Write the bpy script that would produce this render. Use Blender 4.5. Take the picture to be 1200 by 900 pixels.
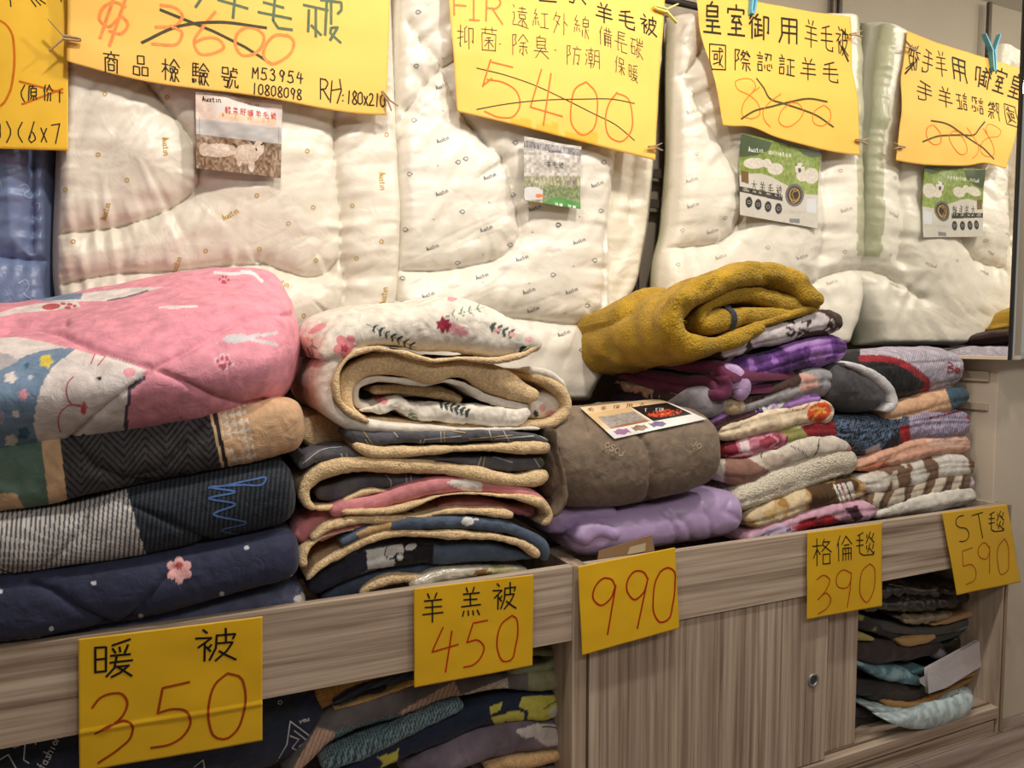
import bpy, math, random
import numpy as np
for _o in list(bpy.data.objects): bpy.data.objects.remove(_o)
SC = bpy.context.scene
COLL = SC.collection
# ------------------------------------------------------------ camera
F = 869.3; YAW = math.radians(24.49); PIT = math.radians(3.45); ROL = math.radians(.074); CAMH = 1.30
_cy, _sy, _cp, _sp = math.cos(YAW), math.sin(YAW), math.cos(PIT), math.sin(PIT)
FW = np.array([_sy*_cp, _cy*_cp, -_sp]); _r = np.array([_cy, -_sy, 0.]); _u = np.cross(_r, FW)
RT = _r*math.cos(ROL)+_u*math.sin(ROL); UP = -_r*math.sin(ROL)+_u*math.cos(ROL)
CAM = np.array([0, 0, CAMH])
from mathutils import Matrix
cd = bpy.data.cameras.new('camera'); cam = bpy.data.objects.new('camera', cd); COLL.objects.link(cam)
cd.sensor_width = 36.0; cd.lens = F/1200*36.0; cd.clip_start = .02; cd.clip_end = 60
M = Matrix(((RT[0], UP[0], -FW[0], CAM[0]), (RT[1], UP[1], -FW[1], CAM[1]), (RT[2], UP[2], -FW[2], CAM[2]), (0, 0, 0, 1)))
cam.matrix_world = M; SC.camera = cam
# ------------------------------------------------------------ world, lights, exposure
w = bpy.data.worlds.new('shop_ambient'); SC.world = w; w.use_nodes = True
w.node_tree.nodes['Background'].inputs[0].default_value = (1, .93, .84, 1)
w.node_tree.nodes['Background'].inputs[1].default_value = .30
SC.view_settings.view_transform = 'Standard'; SC.view_settings.look = 'None'
SC.view_settings.gamma = 1; SC.view_settings.use_curve_mapping = False
SC.view_settings.exposure = 0.0
def area(name, loc, tgt, size, power, col, sy=None):
    l = bpy.data.lights.new(name, 'AREA'); l.energy = power; l.color = col
    l.shape = 'RECTANGLE' if sy else 'DISK'; l.size = size
    if sy: l.size_y = sy
    o = bpy.data.objects.new(name, l); COLL.objects.link(o); o.location = loc
    from mathutils import Vector
    o.rotation_euler = (Vector(tgt)-Vector(loc)).to_track_quat('-Z', 'Y').to_euler(); return o
WARM = (1, .93, .83)
area('track_spot_lamp', (.15, .95, 2.72), (.25, 2.05, 1.5),   .12, 13, WARM)
area('track_spot_lamp', (1.0, .95, 2.72), (1.05, 2.05, 1.5), .12, 13, WARM)
area('track_spot_lamp', (1.9, .95, 2.72), (1.85, 2.05, 1.5), .12, 12, WARM)
area('front_fill_light', (.5, -.7, 2.76), (.8, 1.3, .4), 1.4, 24, (1, .95, .88), .6)  # unseen frontal fill, placed forward to brighten the front faces
area('front_fill_light', (2.2, -.3, 2.76), (2.2, 1.3, .6), 1.0, 15, (1, .95, .88), .6)  # second added fill, for the fronts towards the right end
# ------------------------------------------------------------ helpers: pixels <-> places
def P(x, y, Y):
    d = FW+RT*((x-600)/F)+UP*((450-y)/F); return CAM+d*(Y/d[1])
def proj(p):
    q = p-CAM; d = q@FW; return 600+F*(q@RT)/d, 450-F*(q@UP)/d
def depth_of(p): return (p-CAM)@FW
def cr(ox, oy, s, pts):   # coordinates read in a magnified crop
    return [tuple([ox+a[0]/s, oy+a[1]/s]+[v/s if i == 0 else v for i, v in enumerate(a[2:])]) for a in pts]
def lin(c):
    c = np.asarray(c, float)/255.; return np.where(c <= .04045, c/12.92, ((c+.055)/1.055)**2.4)
def catmull(pts, n):
    p = np.asarray(pts, float)
    if len(p) == 2: t = np.linspace(0, 1, n)[:, None]; return p[0]*(1-t)+p[1]*t
    seg = np.linalg.norm(np.diff(p[:, :min(3, p.shape[1])], axis=0), axis=1)+1e-9; s = np.r_[0, np.cumsum(seg)]
    m = np.gradient(p, s, axis=0) if len(p) > 2 else None
    x = np.linspace(0, s[-1], n); i = np.clip(np.searchsorted(s, x, side='right')-1, 0, len(p)-2)
    h = seg[i]; t = ((x-s[i])/h)[:, None]; h = h[:, None]
    return (2*t**3-3*t**2+1)*p[i]+(t**3-2*t**2+t)*h*m[i]+(-2*t**3+3*t**2)*p[i+1]+(t**3-t**2)*h*m[i+1]
def _h(a, b, c, s):
    n = (a*73856093) ^ (b*19349663) ^ (c*83492791) ^ (s*2654435)
    n = (n ^ (n >> 13))*1274126177 & 0x7fffffff; n = (n ^ (n >> 16))*1911520717 & 0x7fffffff
    return ((n >> 7) & 0xffff)/65535.
def vn(p, s=0):
    i = np.floor(p).astype(np.int64); f = p-i; f = f*f*(3-2*f); r = 0
    for dx in (0, 1):
        for dy in (0, 1):
            for dz in (0, 1):
                wt = (f[..., 0] if dx else 1-f[..., 0])*(f[..., 1] if dy else 1-f[..., 1])*(f[..., 2] if dz else 1-f[..., 2])
                r = r+wt*_h(i[..., 0]+dx, i[..., 1]+dy, i[..., 2]+dz, s)
    return r*2-1
def n3(a, b, c): return np.stack(np.broadcast_arrays(a, b, c), -1).astype(float)
def segdist(x, y, line):
    best = np.full(x.shape, 1e9); arc = np.zeros(x.shape); side = np.zeros(x.shape); L = 0
    for (x0, y0), (x1, y1) in zip(line[:-1], line[1:]):
        dx, dy = x1-x0, y1-y0; l2 = dx*dx+dy*dy+1e-9
        t = np.clip(((x-x0)*dx+(y-y0)*dy)/l2, 0, 1); d = np.hypot(x-x0-t*dx, y-y0-t*dy)
        k = d < best; best = np.where(k, d, best); arc = np.where(k, L+t*math.sqrt(l2), arc)
        side = np.where(k, np.sign((x-x0)*dy-(y-y0)*dx), side); L += math.sqrt(l2)
    return best, arc, side
def inpoly(x, y, poly):
    r = np.zeros(x.shape, bool); n = len(poly)
    for i in range(n):
        x0, y0 = poly[i]; x1, y1 = poly[(i+1) % n]
        if y0 == y1: continue
        c = ((y0 > y) != (y1 > y)) & (x < (x1-x0)*(y-y0)/(y1-y0)+x0); r ^= c
    return r
def sm(pts, n=60): return [tuple(q) for q in catmull(pts, n)]
def ell(x, y, cx, cy, rx, ry, rot=0):
    c, s = math.cos(rot), math.sin(rot); a = (x-cx)*c+(y-cy)*s; b = -(x-cx)*s+(y-cy)*c
    return (a/rx)**2+(b/ry)**2 < 1
# ------------------------------------------------------------ materials (procedural; colour attribute = dye of the cloth)
def mat(name, rough=.9, spec=.3, sheen=0., var=.08, vscale=60., bump=.3, bscale=400., coat=0., dist=.001, trans=0., bump2=0., b2scale=40., metal=0.):
    m = bpy.data.materials.new(name); m.use_nodes = True; nt = m.node_tree; N = nt.nodes; L = nt.links; b = N['Principled BSDF']
    at = N.new('ShaderNodeAttribute'); at.attribute_name = 'Col'; tc = N.new('ShaderNodeTexCoord')
    n1 = N.new('ShaderNodeTexNoise'); n1.inputs['Scale'].default_value = vscale; n1.inputs['Detail'].default_value = 4
    L.new(tc.outputs['Object'], n1.inputs['Vector'])
    mr = N.new('ShaderNodeMapRange'); mr.inputs[1].default_value = .3; mr.inputs[2].default_value = .7
    mr.inputs[3].default_value = 1-var; mr.inputs[4].default_value = 1+var; L.new(n1.outputs['Fac'], mr.inputs[0])
    mx = N.new('ShaderNodeVectorMath'); mx.operation = 'SCALE'; L.new(at.outputs['Color'], mx.inputs[0]); L.new(mr.outputs[0], mx.inputs['Scale'])
    L.new(mx.outputs[0], b.inputs['Base Color'])
    b.inputs['Roughness'].default_value = rough; b.inputs['Specular IOR Level'].default_value = spec
    b.inputs['Sheen Weight'].default_value = sheen; b.inputs['Coat Weight'].default_value = coat
    b.inputs['Coat Roughness'].default_value = .15; b.inputs['Metallic'].default_value = metal
    if bump:
        n2 = N.new('ShaderNodeTexNoise'); n2.inputs['Scale'].default_value = bscale; n2.inputs['Detail'].default_value = 3
        L.new(tc.outputs['Object'], n2.inputs['Vector']); bp = N.new('ShaderNodeBump'); bp.inputs['Strength'].default_value = bump
        bp.inputs['Distance'].default_value = dist; L.new(n2.outputs['Fac'], bp.inputs['Height']); last = bp
        if bump2:
            n4 = N.new('ShaderNodeTexNoise'); n4.inputs['Scale'].default_value = b2scale; n4.inputs['Detail'].default_value = 4
            n4.inputs['Distortion'].default_value = .8; L.new(tc.outputs['Object'], n4.inputs['Vector'])
            b2 = N.new('ShaderNodeBump'); b2.inputs['Strength'].default_value = bump2; b2.inputs['Distance'].default_value = .01
            L.new(n4.outputs['Fac'], b2.inputs['Height']); L.new(bp.outputs[0], b2.inputs['Normal']); last = b2
        L.new(last.outputs[0], b.inputs['Normal'])
    return m
MT = dict(
    velvet=mat('velvet_fleece', .75, .3, .10, .18, 38, .5, 420, dist=.0015, bump2=.42, b2scale=34),
    sherpa=mat('sherpa_lining', 1., .1, .15, .22, 170, 1., 260, dist=.004),
    fleece=mat('long_pile_fleece', 1., .1, .15, .22, 240, 1., 200, dist=.009, bump2=.5, b2scale=60),
    satin=mat('quilt_satin', .36, .5, .1, .02, 20, .15, 600, dist=.0005, bump2=.30, b2scale=20),
    cotton=mat('brushed_cotton', .75, .3, .15, .05, 40, .3, 600, dist=.0008, bump2=.2, b2scale=25),
    paper=mat('sign_paper', .6, .35, 0, .03, 8, .1, 200, dist=.0005, bump2=.12, b2scale=9),
    card=mat('glossy_card', .35, .5, 0, .02, 10, 0, 10),
    ink=mat('marker_ink', .7, .2, 0, .15, 80, 0, 10),
    wire=mat('painted_metal', .35, .5, 0, .05, 20, 0, 10, metal=.6),
    plastic=mat('plastic', .4, .5, 0, .04, 20, 0, 10),
    bag=mat('clear_film_over_dark_goods', .22, .6, 0, .3, 30, .2, 90, coat=1., dist=.004, bump2=.9, b2scale=22),
    paint=mat('painted_board', .5, .4, 0, .03, 6, .05, 120),
)
def flat(name, col, **k):
    m = mat(name, **k); return m
def wood(name, along='X', tint=(1, 1, 1)):
    m = bpy.data.materials.new(name); m.use_nodes = True; nt = m.node_tree; N = nt.nodes; L = nt.links; b = N['Principled BSDF']
    tc = N.new('ShaderNodeTexCoord'); mp = N.new('ShaderNodeMapping')
    sc = {'X': (.55, 8, 28), 'Z': (28, 8, .45), 'Y': (28, .55, 28)}[along]; mp.inputs['Scale'].default_value = sc
    L.new(tc.outputs['Object'], mp.inputs[0])
    a = N.new('ShaderNodeTexNoise'); a.inputs['Scale'].default_value = 1.6; a.inputs['Detail'].default_value = 6; a.inputs['Roughness'].default_value = .6
    a.inputs['Distortion'].default_value = .6
    L.new(mp.outputs[0], a.inputs['Vector'])
    mp2 = N.new('ShaderNodeMapping'); mp2.inputs['Scale'].default_value = tuple(v*4.5 for v in sc); L.new(tc.outputs['Object'], mp2.inputs[0])
    c = N.new('ShaderNodeTexNoise'); c.inputs['Scale'].default_value = 1.5; c.inputs['Detail'].default_value = 3; L.new(mp2.outputs[0], c.inputs['Vector'])
    ad = N.new('ShaderNodeMath'); ad.operation = 'MULTIPLY_ADD'; ad.inputs[1].default_value = .35; L.new(c.outputs['Fac'], ad.inputs[0]); L.new(a.outputs['Fac'], ad.inputs[2])
    rp = N.new('ShaderNodeValToRGB'); L.new(ad.outputs[0], rp.inputs[0]); e = rp.color_ramp.elements
    cols = [(.48, (124, 104, 88)), (.60, (160, 140, 122)), (.72, (184, 165, 146)), (.86, (206, 189, 170))]
    while len(e) < 4: e.new(.5)
    for k, (p, q) in enumerate(cols): e[k].position = p; e[k].color = tuple(lin(np.array(q)*np.array(tint)))+(1,)
    L.new(rp.outputs[0], b.inputs['Base Color']); b.inputs['Roughness'].default_value = .5; b.inputs['Specular IOR Level'].default_value = .35
    bp = N.new('ShaderNodeBump'); bp.inputs['Strength'].default_value = .15; bp.inputs['Distance'].default_value = .001
    L.new(ad.outputs[0], bp.inputs['Height']); L.new(bp.outputs[0], b.inputs['Normal']); return m
WX, WZ, WY = wood('oak_laminate_lengthwise', 'X'), wood('oak_laminate_upright', 'Z'), wood('oak_laminate_crosswise', 'Y')
MIR = bpy.data.materials.new('mirror_glass'); MIR.use_nodes = True; _b = MIR.node_tree.nodes['Principled BSDF']
_b.inputs['Base Color'].default_value = (.86, .87, .85, 1); _b.inputs['Metallic'].default_value = 1; _b.inputs['Roughness'].default_value = .01
# ------------------------------------------------------------ helpers: objects
def origin(o):
    v = np.zeros(3)
    while o is not None: v += np.array(o.location); o = o.parent
    return v
def tag(o, label=None, cat=None, group=None, kind=None):
    if label: o['label'] = label
    if cat: o['category'] = cat
    if group: o['group'] = group
    if kind: o['kind'] = kind
    return o
def thing(name, label, cat, loc, group=None):
    o = bpy.data.objects.new(name, None); COLL.objects.link(o); o.location = tuple(float(v) for v in loc); o.empty_display_size = .05
    return tag(o, label, cat, group)
def raw(name, V, faces, col, m, parent=None, smooth=True):
    V = np.asarray(V, float).reshape(-1, 3); me = bpy.data.meshes.new(name)
    if parent is not None: off = origin(parent)
    else: off = np.array([V[:, 0].mean(), V[:, 1].mean(), V[:, 2].min()])
    faces = np.asarray(faces, np.int32); nf, k = faces.shape
    me.vertices.add(len(V)); me.vertices.foreach_set('co', (V-off).astype(np.float32).ravel())
    me.loops.add(nf*k); me.loops.foreach_set('vertex_index', faces.ravel())
    me.polygons.add(nf); me.polygons.foreach_set('loop_start', np.arange(0, nf*k, k, dtype=np.int32))
    me.polygons.foreach_set('loop_total', np.full(nf, k, np.int32)); me.polygons.foreach_set('use_smooth', np.full(nf, smooth))
    me.update(calc_edges=True)
    if col is not None:
        c = np.asarray(col, float)
        c = np.broadcast_to(lin(c), (len(V), 3)) if c.ndim == 1 else lin(c)
        at = me.color_attributes.new('Col', 'FLOAT_COLOR', 'POINT')
        at.data.foreach_set('color', np.c_[c, np.ones(len(V))].astype(np.float32).ravel())
    me.materials.append(MT[m] if isinstance(m, str) else m)
    o = bpy.data.objects.new(name, me); COLL.objects.link(o)
    if parent is not None: o.parent = parent
    else: o.location = off
    return o
def gridfaces(nu, nv, cu=False, cv=False):
    I = np.arange(nu*nv).reshape(nu, nv)
    if cu: I = np.vstack([I, I[:1]])
    if cv: I = np.hstack([I, I[:, :1]])
    return np.stack([I[:-1, :-1], I[1:, :-1], I[1:, 1:], I[:-1, 1:]], -1).reshape(-1, 4)
BF = np.array([[0, 3, 2, 1], [4, 5, 6, 7], [0, 1, 5, 4], [1, 2, 6, 5], [2, 3, 7, 6], [3, 0, 4, 7]])
def box(name, x0, x1, y0, y1, z0, z1, m, col=(160, 140, 118), parent=None, bev=.0015, kind=None):
    V = [(x0, y0, z0), (x1, y0, z0), (x1, y1, z0), (x0, y1, z0), (x0, y0, z1), (x1, y0, z1), (x1, y1, z1), (x0, y1, z1)]
    o = raw(name, V, BF, col, m, parent, False)
    if bev:
        b = o.modifiers.new('bevel', 'BEVEL'); b.width = bev; b.segments = 2
    if kind: o['kind'] = kind
    return o
def normals(G, cv=False):
    if cv:
        H = np.concatenate([G[:, -1:], G, G[:, :1]], 1); dv = (H[:, 2:]-H[:, :-2])
    else: dv = np.gradient(G, axis=1)
    n = np.cross(np.gradient(G, axis=0), dv); return n/(np.linalg.norm(n, axis=-1, keepdims=True)+1e-12)
class Ctx: pass
class Surf:   # a built surface on which prints are laid
    def __init__(s, G, N):
        s.G, s.N = G, N; s.px, s.py = proj(G.reshape(-1, 3)); s.px = s.px.reshape(G.shape[:2]); s.py = s.py.reshape(G.shape[:2])
        s.f = ((CAM-G)*N).sum(-1) > 0
    def at(s, x, y):
        d = (s.px-x)**2+(s.py-y)**2+np.where(s.f, 0, 1e6)
        i, j = np.unravel_index(np.argmin(d), d.shape)
        i = min(max(i, 1), s.G.shape[0]-2); j = min(max(j, 1), s.G.shape[1]-2)
        J = np.array([[(s.px[i+1, j]-s.px[i-1, j])/2, (s.px[i, j+1]-s.px[i, j-1])/2], [(s.py[i+1, j]-s.py[i-1, j])/2, (s.py[i, j+1]-s.py[i, j-1])/2]])
        try: q = np.linalg.solve(J, [x-s.px[i, j], y-s.py[i, j]])
        except Exception: q = np.zeros(2)
        q = np.clip(q, -1, 1)
        return s.G[i, j]+q[0]*(s.G[i+1, j]-s.G[i-1, j])/2+q[1]*(s.G[i, j+1]-s.G[i, j-1])/2, s.N[i, j]
def ink(name, surf, strokes, wpx, col, parent, m='ink', off=.0008, step=5., one=False):
    """marker strokes / stitched or printed lines lying on a surface; big handwriting is one part per character"""
    if not one:
        if wpx < 1.15: o = ink(name, surf, strokes, wpx, col, parent, m, off, step, True); o['kind'] = 'stuff'; return o
        cl = []
        for st in strokes:
            a = np.array(st, float); b = [a[:, 0].min()-1.2, a[:, 1].min()-1.5, a[:, 0].max()+1.2, a[:, 1].max()+1.5]; g = [st]
            for q in cl[:]:
                if q[0][0] < b[2] and b[0] < q[0][2] and q[0][1] < b[3] and b[1] < q[0][3]:
                    b = [min(b[0], q[0][0]), min(b[1], q[0][1]), max(b[2], q[0][2]), max(b[3], q[0][3])]; g = q[1]+g; cl.remove(q)
            cl.append((b, g))
        for k, (b, g) in enumerate(cl): ink(name, surf, g, wpx, col, parent, m, off+.00001*k, step, True)
        return
    V, Fc = [], []
    for k, st in enumerate(strokes):
        w_ = wpx
        st = np.asarray(st, float); L = np.linalg.norm(np.diff(st, axis=0), axis=1).sum()
        if L < .3: continue
        n = max(2, int(L/step)+1); seg = np.r_[0, np.cumsum(np.linalg.norm(np.diff(st, axis=0), axis=1))]
        ts = np.unique(np.r_[np.linspace(0, seg[-1], n), seg]); q = np.c_[np.interp(ts, seg, st[:, 0]), np.interp(ts, seg, st[:, 1])]
        pn = [surf.at(*a) for a in q]; p = np.array([a[0] for a in pn]); nn = np.array([a[1] for a in pn])
        t = np.gradient(p, axis=0); sd = np.cross(nn, t); sd /= np.linalg.norm(sd, axis=1, keepdims=True)+1e-9
        hw = (w_/2*depth_of(p)/F)[:, None]; b0 = len(V); o_ = off+.00006*(k % 7)
        t /= np.linalg.norm(t, axis=1, keepdims=True)+1e-9
        p[0] -= t[0]*hw[0]*.7; p[-1] += t[-1]*hw[-1]*.7
        for a, b, c in zip(p, sd*hw, nn): V += [a+b+c*o_, a-b+c*o_]
        Fc += [[b0+2*i, b0+2*i+1, b0+2*i+3, b0+2*i+2] for i in range(len(p)-1)]
    return raw(name, V, Fc, col, m, parent)
def finish(name, G, m, colf, parent, cv=False, keep=None, ctxx=None, grooves=(), gd=.008, gs=4.):
    """G (nu,nv,3) grid -> mesh with dye painted by colf; grooves are stitched lines pressed in"""
    n = normals(G, cv); c0 = G.reshape(-1, 3).mean(0)
    if ((G-c0)*n).sum() < 0: n = -n
    if grooves:
        px, py = proj(G.reshape(-1, 3)); px = px.reshape(G.shape[:2]); py = py.reshape(G.shape[:2]); f = ((CAM-G)*n).sum(-1) > 0
        g = np.zeros(px.shape)
        for ln in grooves:
            d, a, s_ = segdist(px, py, ln); g = np.maximum(g, np.exp(-(d/gs)**1.2)*(.96+.04*np.sin(a*.45)))
        G = G-n*(g*f*gd)[..., None]; n = normals(G, cv)
        if ((G-c0)*n).sum() < 0: n = -n
    S = Surf(G, n); c = Ctx(); c.x = S.px.ravel(); c.y = S.py.ravel(); c.f = S.f.ravel(); c.W = G.reshape(-1, 3)
    nu, nv = G.shape[:2]; c.u = np.repeat(np.linspace(0, 1, nu), nv); c.v = np.tile(np.linspace(0, 1, nv), nu); c.n = n.reshape(-1, 3)
    if ctxx: [setattr(c, k, v) for k, v in ctxx.items()]
    if callable(colf): col = colf(c)
    else: col = colf
    o = raw(name, G.reshape(-1, 3), gridfaces(nu, nv, False, cv), col, m, parent)
    o_s = S; return o, o_s
def slab(name, spine, Y, depth, m, colf, parent, ext=(0, 0), k=14, lump=.006, wr=.0028, seed=0, res=1.25, nose=1., grooves=(), gd=.008, gs=4., bulge=0., ltap=1., rtap=1., wdir=1., minx=None, wf=26., lf=9.):
    """folded cloth: rounded front fold along the spine, running back by depth. spine = (px, py, thickness px[, Y])"""
    if not callable(colf) or m in ('sherpa', 'bag', 'cotton', 'fleece'): res *= 1.6
    sp = np.array([list(a[:3])+[a[3] if len(a) > 3 else Y] for a in spine], float)
    W = np.array([P(a[0], a[1], a[3]) for a in sp]); th = sp[:, 2]*np.array([depth_of(q) for q in W])/F/2
    Lpx = np.linalg.norm(np.diff(sp[:, :2], axis=0), axis=1).sum(); nu = int(max(24, min(420, Lpx/res)))
    Q = catmull(np.c_[W, th], nu); c = Q[:, :3]; a = Q[:, 3]
    t = np.gradient(c, axis=0); t /= np.linalg.norm(t, axis=1, keepdims=True)
    chord = c[-1]-c[0]; yd = np.ptp(sp[:, 3])
    if yd > .05:
        dv = np.cross(np.array([0, 0, 1.]), chord); dv /= np.linalg.norm(dv)
        if dv@FW < 0: dv = -dv
    else: dv = np.array([0, 1., 0])
    dv = dv+np.array([ext[0], 0, ext[1]])
    nrm = np.cross(t, np.array([0, 1., 0]) if yd <= .05 else dv); nrm /= np.linalg.norm(nrm, axis=1, keepdims=True)
    if nrm[np.argmax(np.abs(t[:, 0]))][2] < 0: nrm = -nrm
    u = np.linspace(0, 1, nu); e = np.clip(1-np.abs(2*u-1)**k, 0, 1)**(1/2.2)
    e = np.where(u < .5, 1-(1-e)*ltap, 1-(1-e)*rtap)
    am = a.mean(); npx = am*2*F/depth_of(c[nu//2]); nn_ = int(max(10, npx*1.3/res)); nt = int(max(10, depth*F/depth_of(c[nu//2])*.28/res*1.3))
    ang = np.linspace(-math.pi/2, math.pi/2, nn_)     # nose
    ft = np.linspace(0, 1, nt)[1:]**1.15
    fb = np.linspace(1, 0, 8)[:-1]**1.5
    D, Z, w_ = [], [], []
    for f_ in fb: D.append(('b', f_)); 
    for g in ang: D.append(('n', g))
    for f_ in ft: D.append(('t', f_))
    for g in np.linspace(math.pi/2, -math.pi/2, 6)[1:-1]: D.append(('e', g))
    G = np.zeros((nu, len(D), 3)); dd_ = 0; A = (a*e)[:, None]; rec = (a*(1-e))*1.3
    arc = np.zeros(len(D))
    for j, (kk, val) in enumerate(D):
        r = np.minimum(a*nose*np.clip(e, .15, 1), depth*.45)
        if kk == 'b': d = r+(depth-2*r)*val; z = -1+0*a
        if kk == 't': d = r+(depth-2*r)*val; z = 1+0*a; arc[j] = val
        if kk == 'n': d = r*(1-math.cos(val)); z = np.sign(math.sin(val))*abs(math.sin(val))**.85+0*a
        if kk == 'e': d = depth-r*(1-math.cos(val)); z = math.sin(val)+0*a
        b_ = bulge*np.sin(np.clip(d/depth, 0, 1)*math.pi)*(z > 0)*e
        G[:, j] = c+nrm*(z*a*e*(1-.28*np.clip((d-r)/depth, 0, 1))+b_)[:, None]+dv*(d+rec)[:, None]
    n = normals(G, True); c0 = G.reshape(-1, 3).mean(0)
    if ((G-c0)*n).sum() < 0: n = -n
    W3 = G+np.array([seed*3.7, 0, seed*1.3])
    ds = vn(W3*lf*np.array([1, 1, 1.6]), seed)*lump+vn(W3*wf*np.array([1, .6, 1.]), seed+5)*wr+vn(W3*wf*2.7*np.array([1.3, .5, 1]), seed+9)*wr*.5
    G = G+n*(ds*np.clip(e, .1, 1)[:, None])[..., None]
    cx = dict(s=np.repeat(np.r_[0, np.cumsum(np.linalg.norm(np.diff(c, axis=0), axis=1))], G.shape[1]))
    return finish(name, G, m, colf, parent, True, None, cx, grooves, gd, gs)
def loft(name, rows, m, colf, parent, nu=320, nv=200, closed=True, lump=.004, wr=.001, seed=0, grooves=(), gd=.008, gs=4., wf=26.):
    R = np.array([[P(*q) for q in r] for r in rows]); A = np.array([catmull(r, nu) for r in R])   # rows x nu
    if closed: A = np.concatenate([A, A[:1]], 0)
    G = np.stack([catmull(A[:, i], nv) for i in range(nu)], 0)
    if closed: G = G[:, :-1]
    n = normals(G, closed); c0 = G.reshape(-1, 3).mean(0)
    if ((G-c0)*n).sum() < 0: n = -n
    e = np.clip(np.minimum(np.linspace(0, 12, nu), np.linspace(12, 0, nu)), 0, 1)[:, None]
    G = G+n*((vn(G*8, seed)*lump+vn(G*wf, seed+3)*wr)*e)[..., None]
    return finish(name, G, m, colf, parent, closed, None, None, grooves, gd, gs)
def paper(name, quad, Y, parent, col, m='paper', nu=60, nv=50, wave=.006, seed=1, thick=.0006, Yb=None, colf=None, edge=None, bow=0.):
    """a sheet with slight waves; quad px TL,TR,BR,BL; Y may be given per corner"""
    Ys = Y if isinstance(Y, (list, tuple)) else [Y]*4
    c = [P(q[0], q[1], yy) for q, yy in zip(quad, Ys)]; u = np.linspace(0, 1, nu)[:, None, None]; v = np.linspace(0, 1, nv)[None, :, None]
    G = (c[0]*(1-u)+c[1]*u)*(1-v)+(c[3]*(1-u)+c[2]*u)*v
    if edge is not None: G = G+edge(u[..., 0], v[..., 0])
    n = normals(G)
    if ((CAM-G)*n).sum() < 0: n = -n
    U, V_ = u[..., 0], v[..., 0]
    ds = wave*vn(n3(U*3+0*V_, V_*3+0*U, seed*7.), seed)+wave*.25*vn(n3(U*9+0*V_, V_*8+0*U, seed*7.), seed+2)+bow*np.sin(V_*math.pi)*np.ones_like(U)
    G = G+n*ds[..., None]; n = normals(G)
    if ((CAM-G)*n).sum() < 0: n = -n
    S = Surf(G, n); cc = Ctx(); cc.x = S.px.ravel(); cc.y = S.py.ravel(); cc.f = S.f.ravel(); cc.u = np.repeat(np.linspace(0, 1, nu), nv); cc.v = np.tile(np.linspace(0, 1, nv), nu)
    colr = colf(cc) if colf else col
    o = raw(name, G.reshape(-1, 3), gridfaces(nu, nv), colr, m, parent)
    so = o.modifiers.new('thickness', 'SOLIDIFY'); so.thickness = thick; so.offset = 0
    return o, S
def grp(base, *rules):
    """colour painter: later rules win. rule = (mask(c), rgb)"""
    def f(c):
        col = np.broadcast_to(np.array(base, float), (len(c.x), 3)).copy()
        for mk, rgb in rules:
            k = mk(c) if callable(mk) else mk
            v = rgb(c) if callable(rgb) else np.array(rgb, float)
            col[k] = v[k] if np.ndim(v) == 2 else v
        return np.clip(col, 0, 255)
    return f
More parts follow.
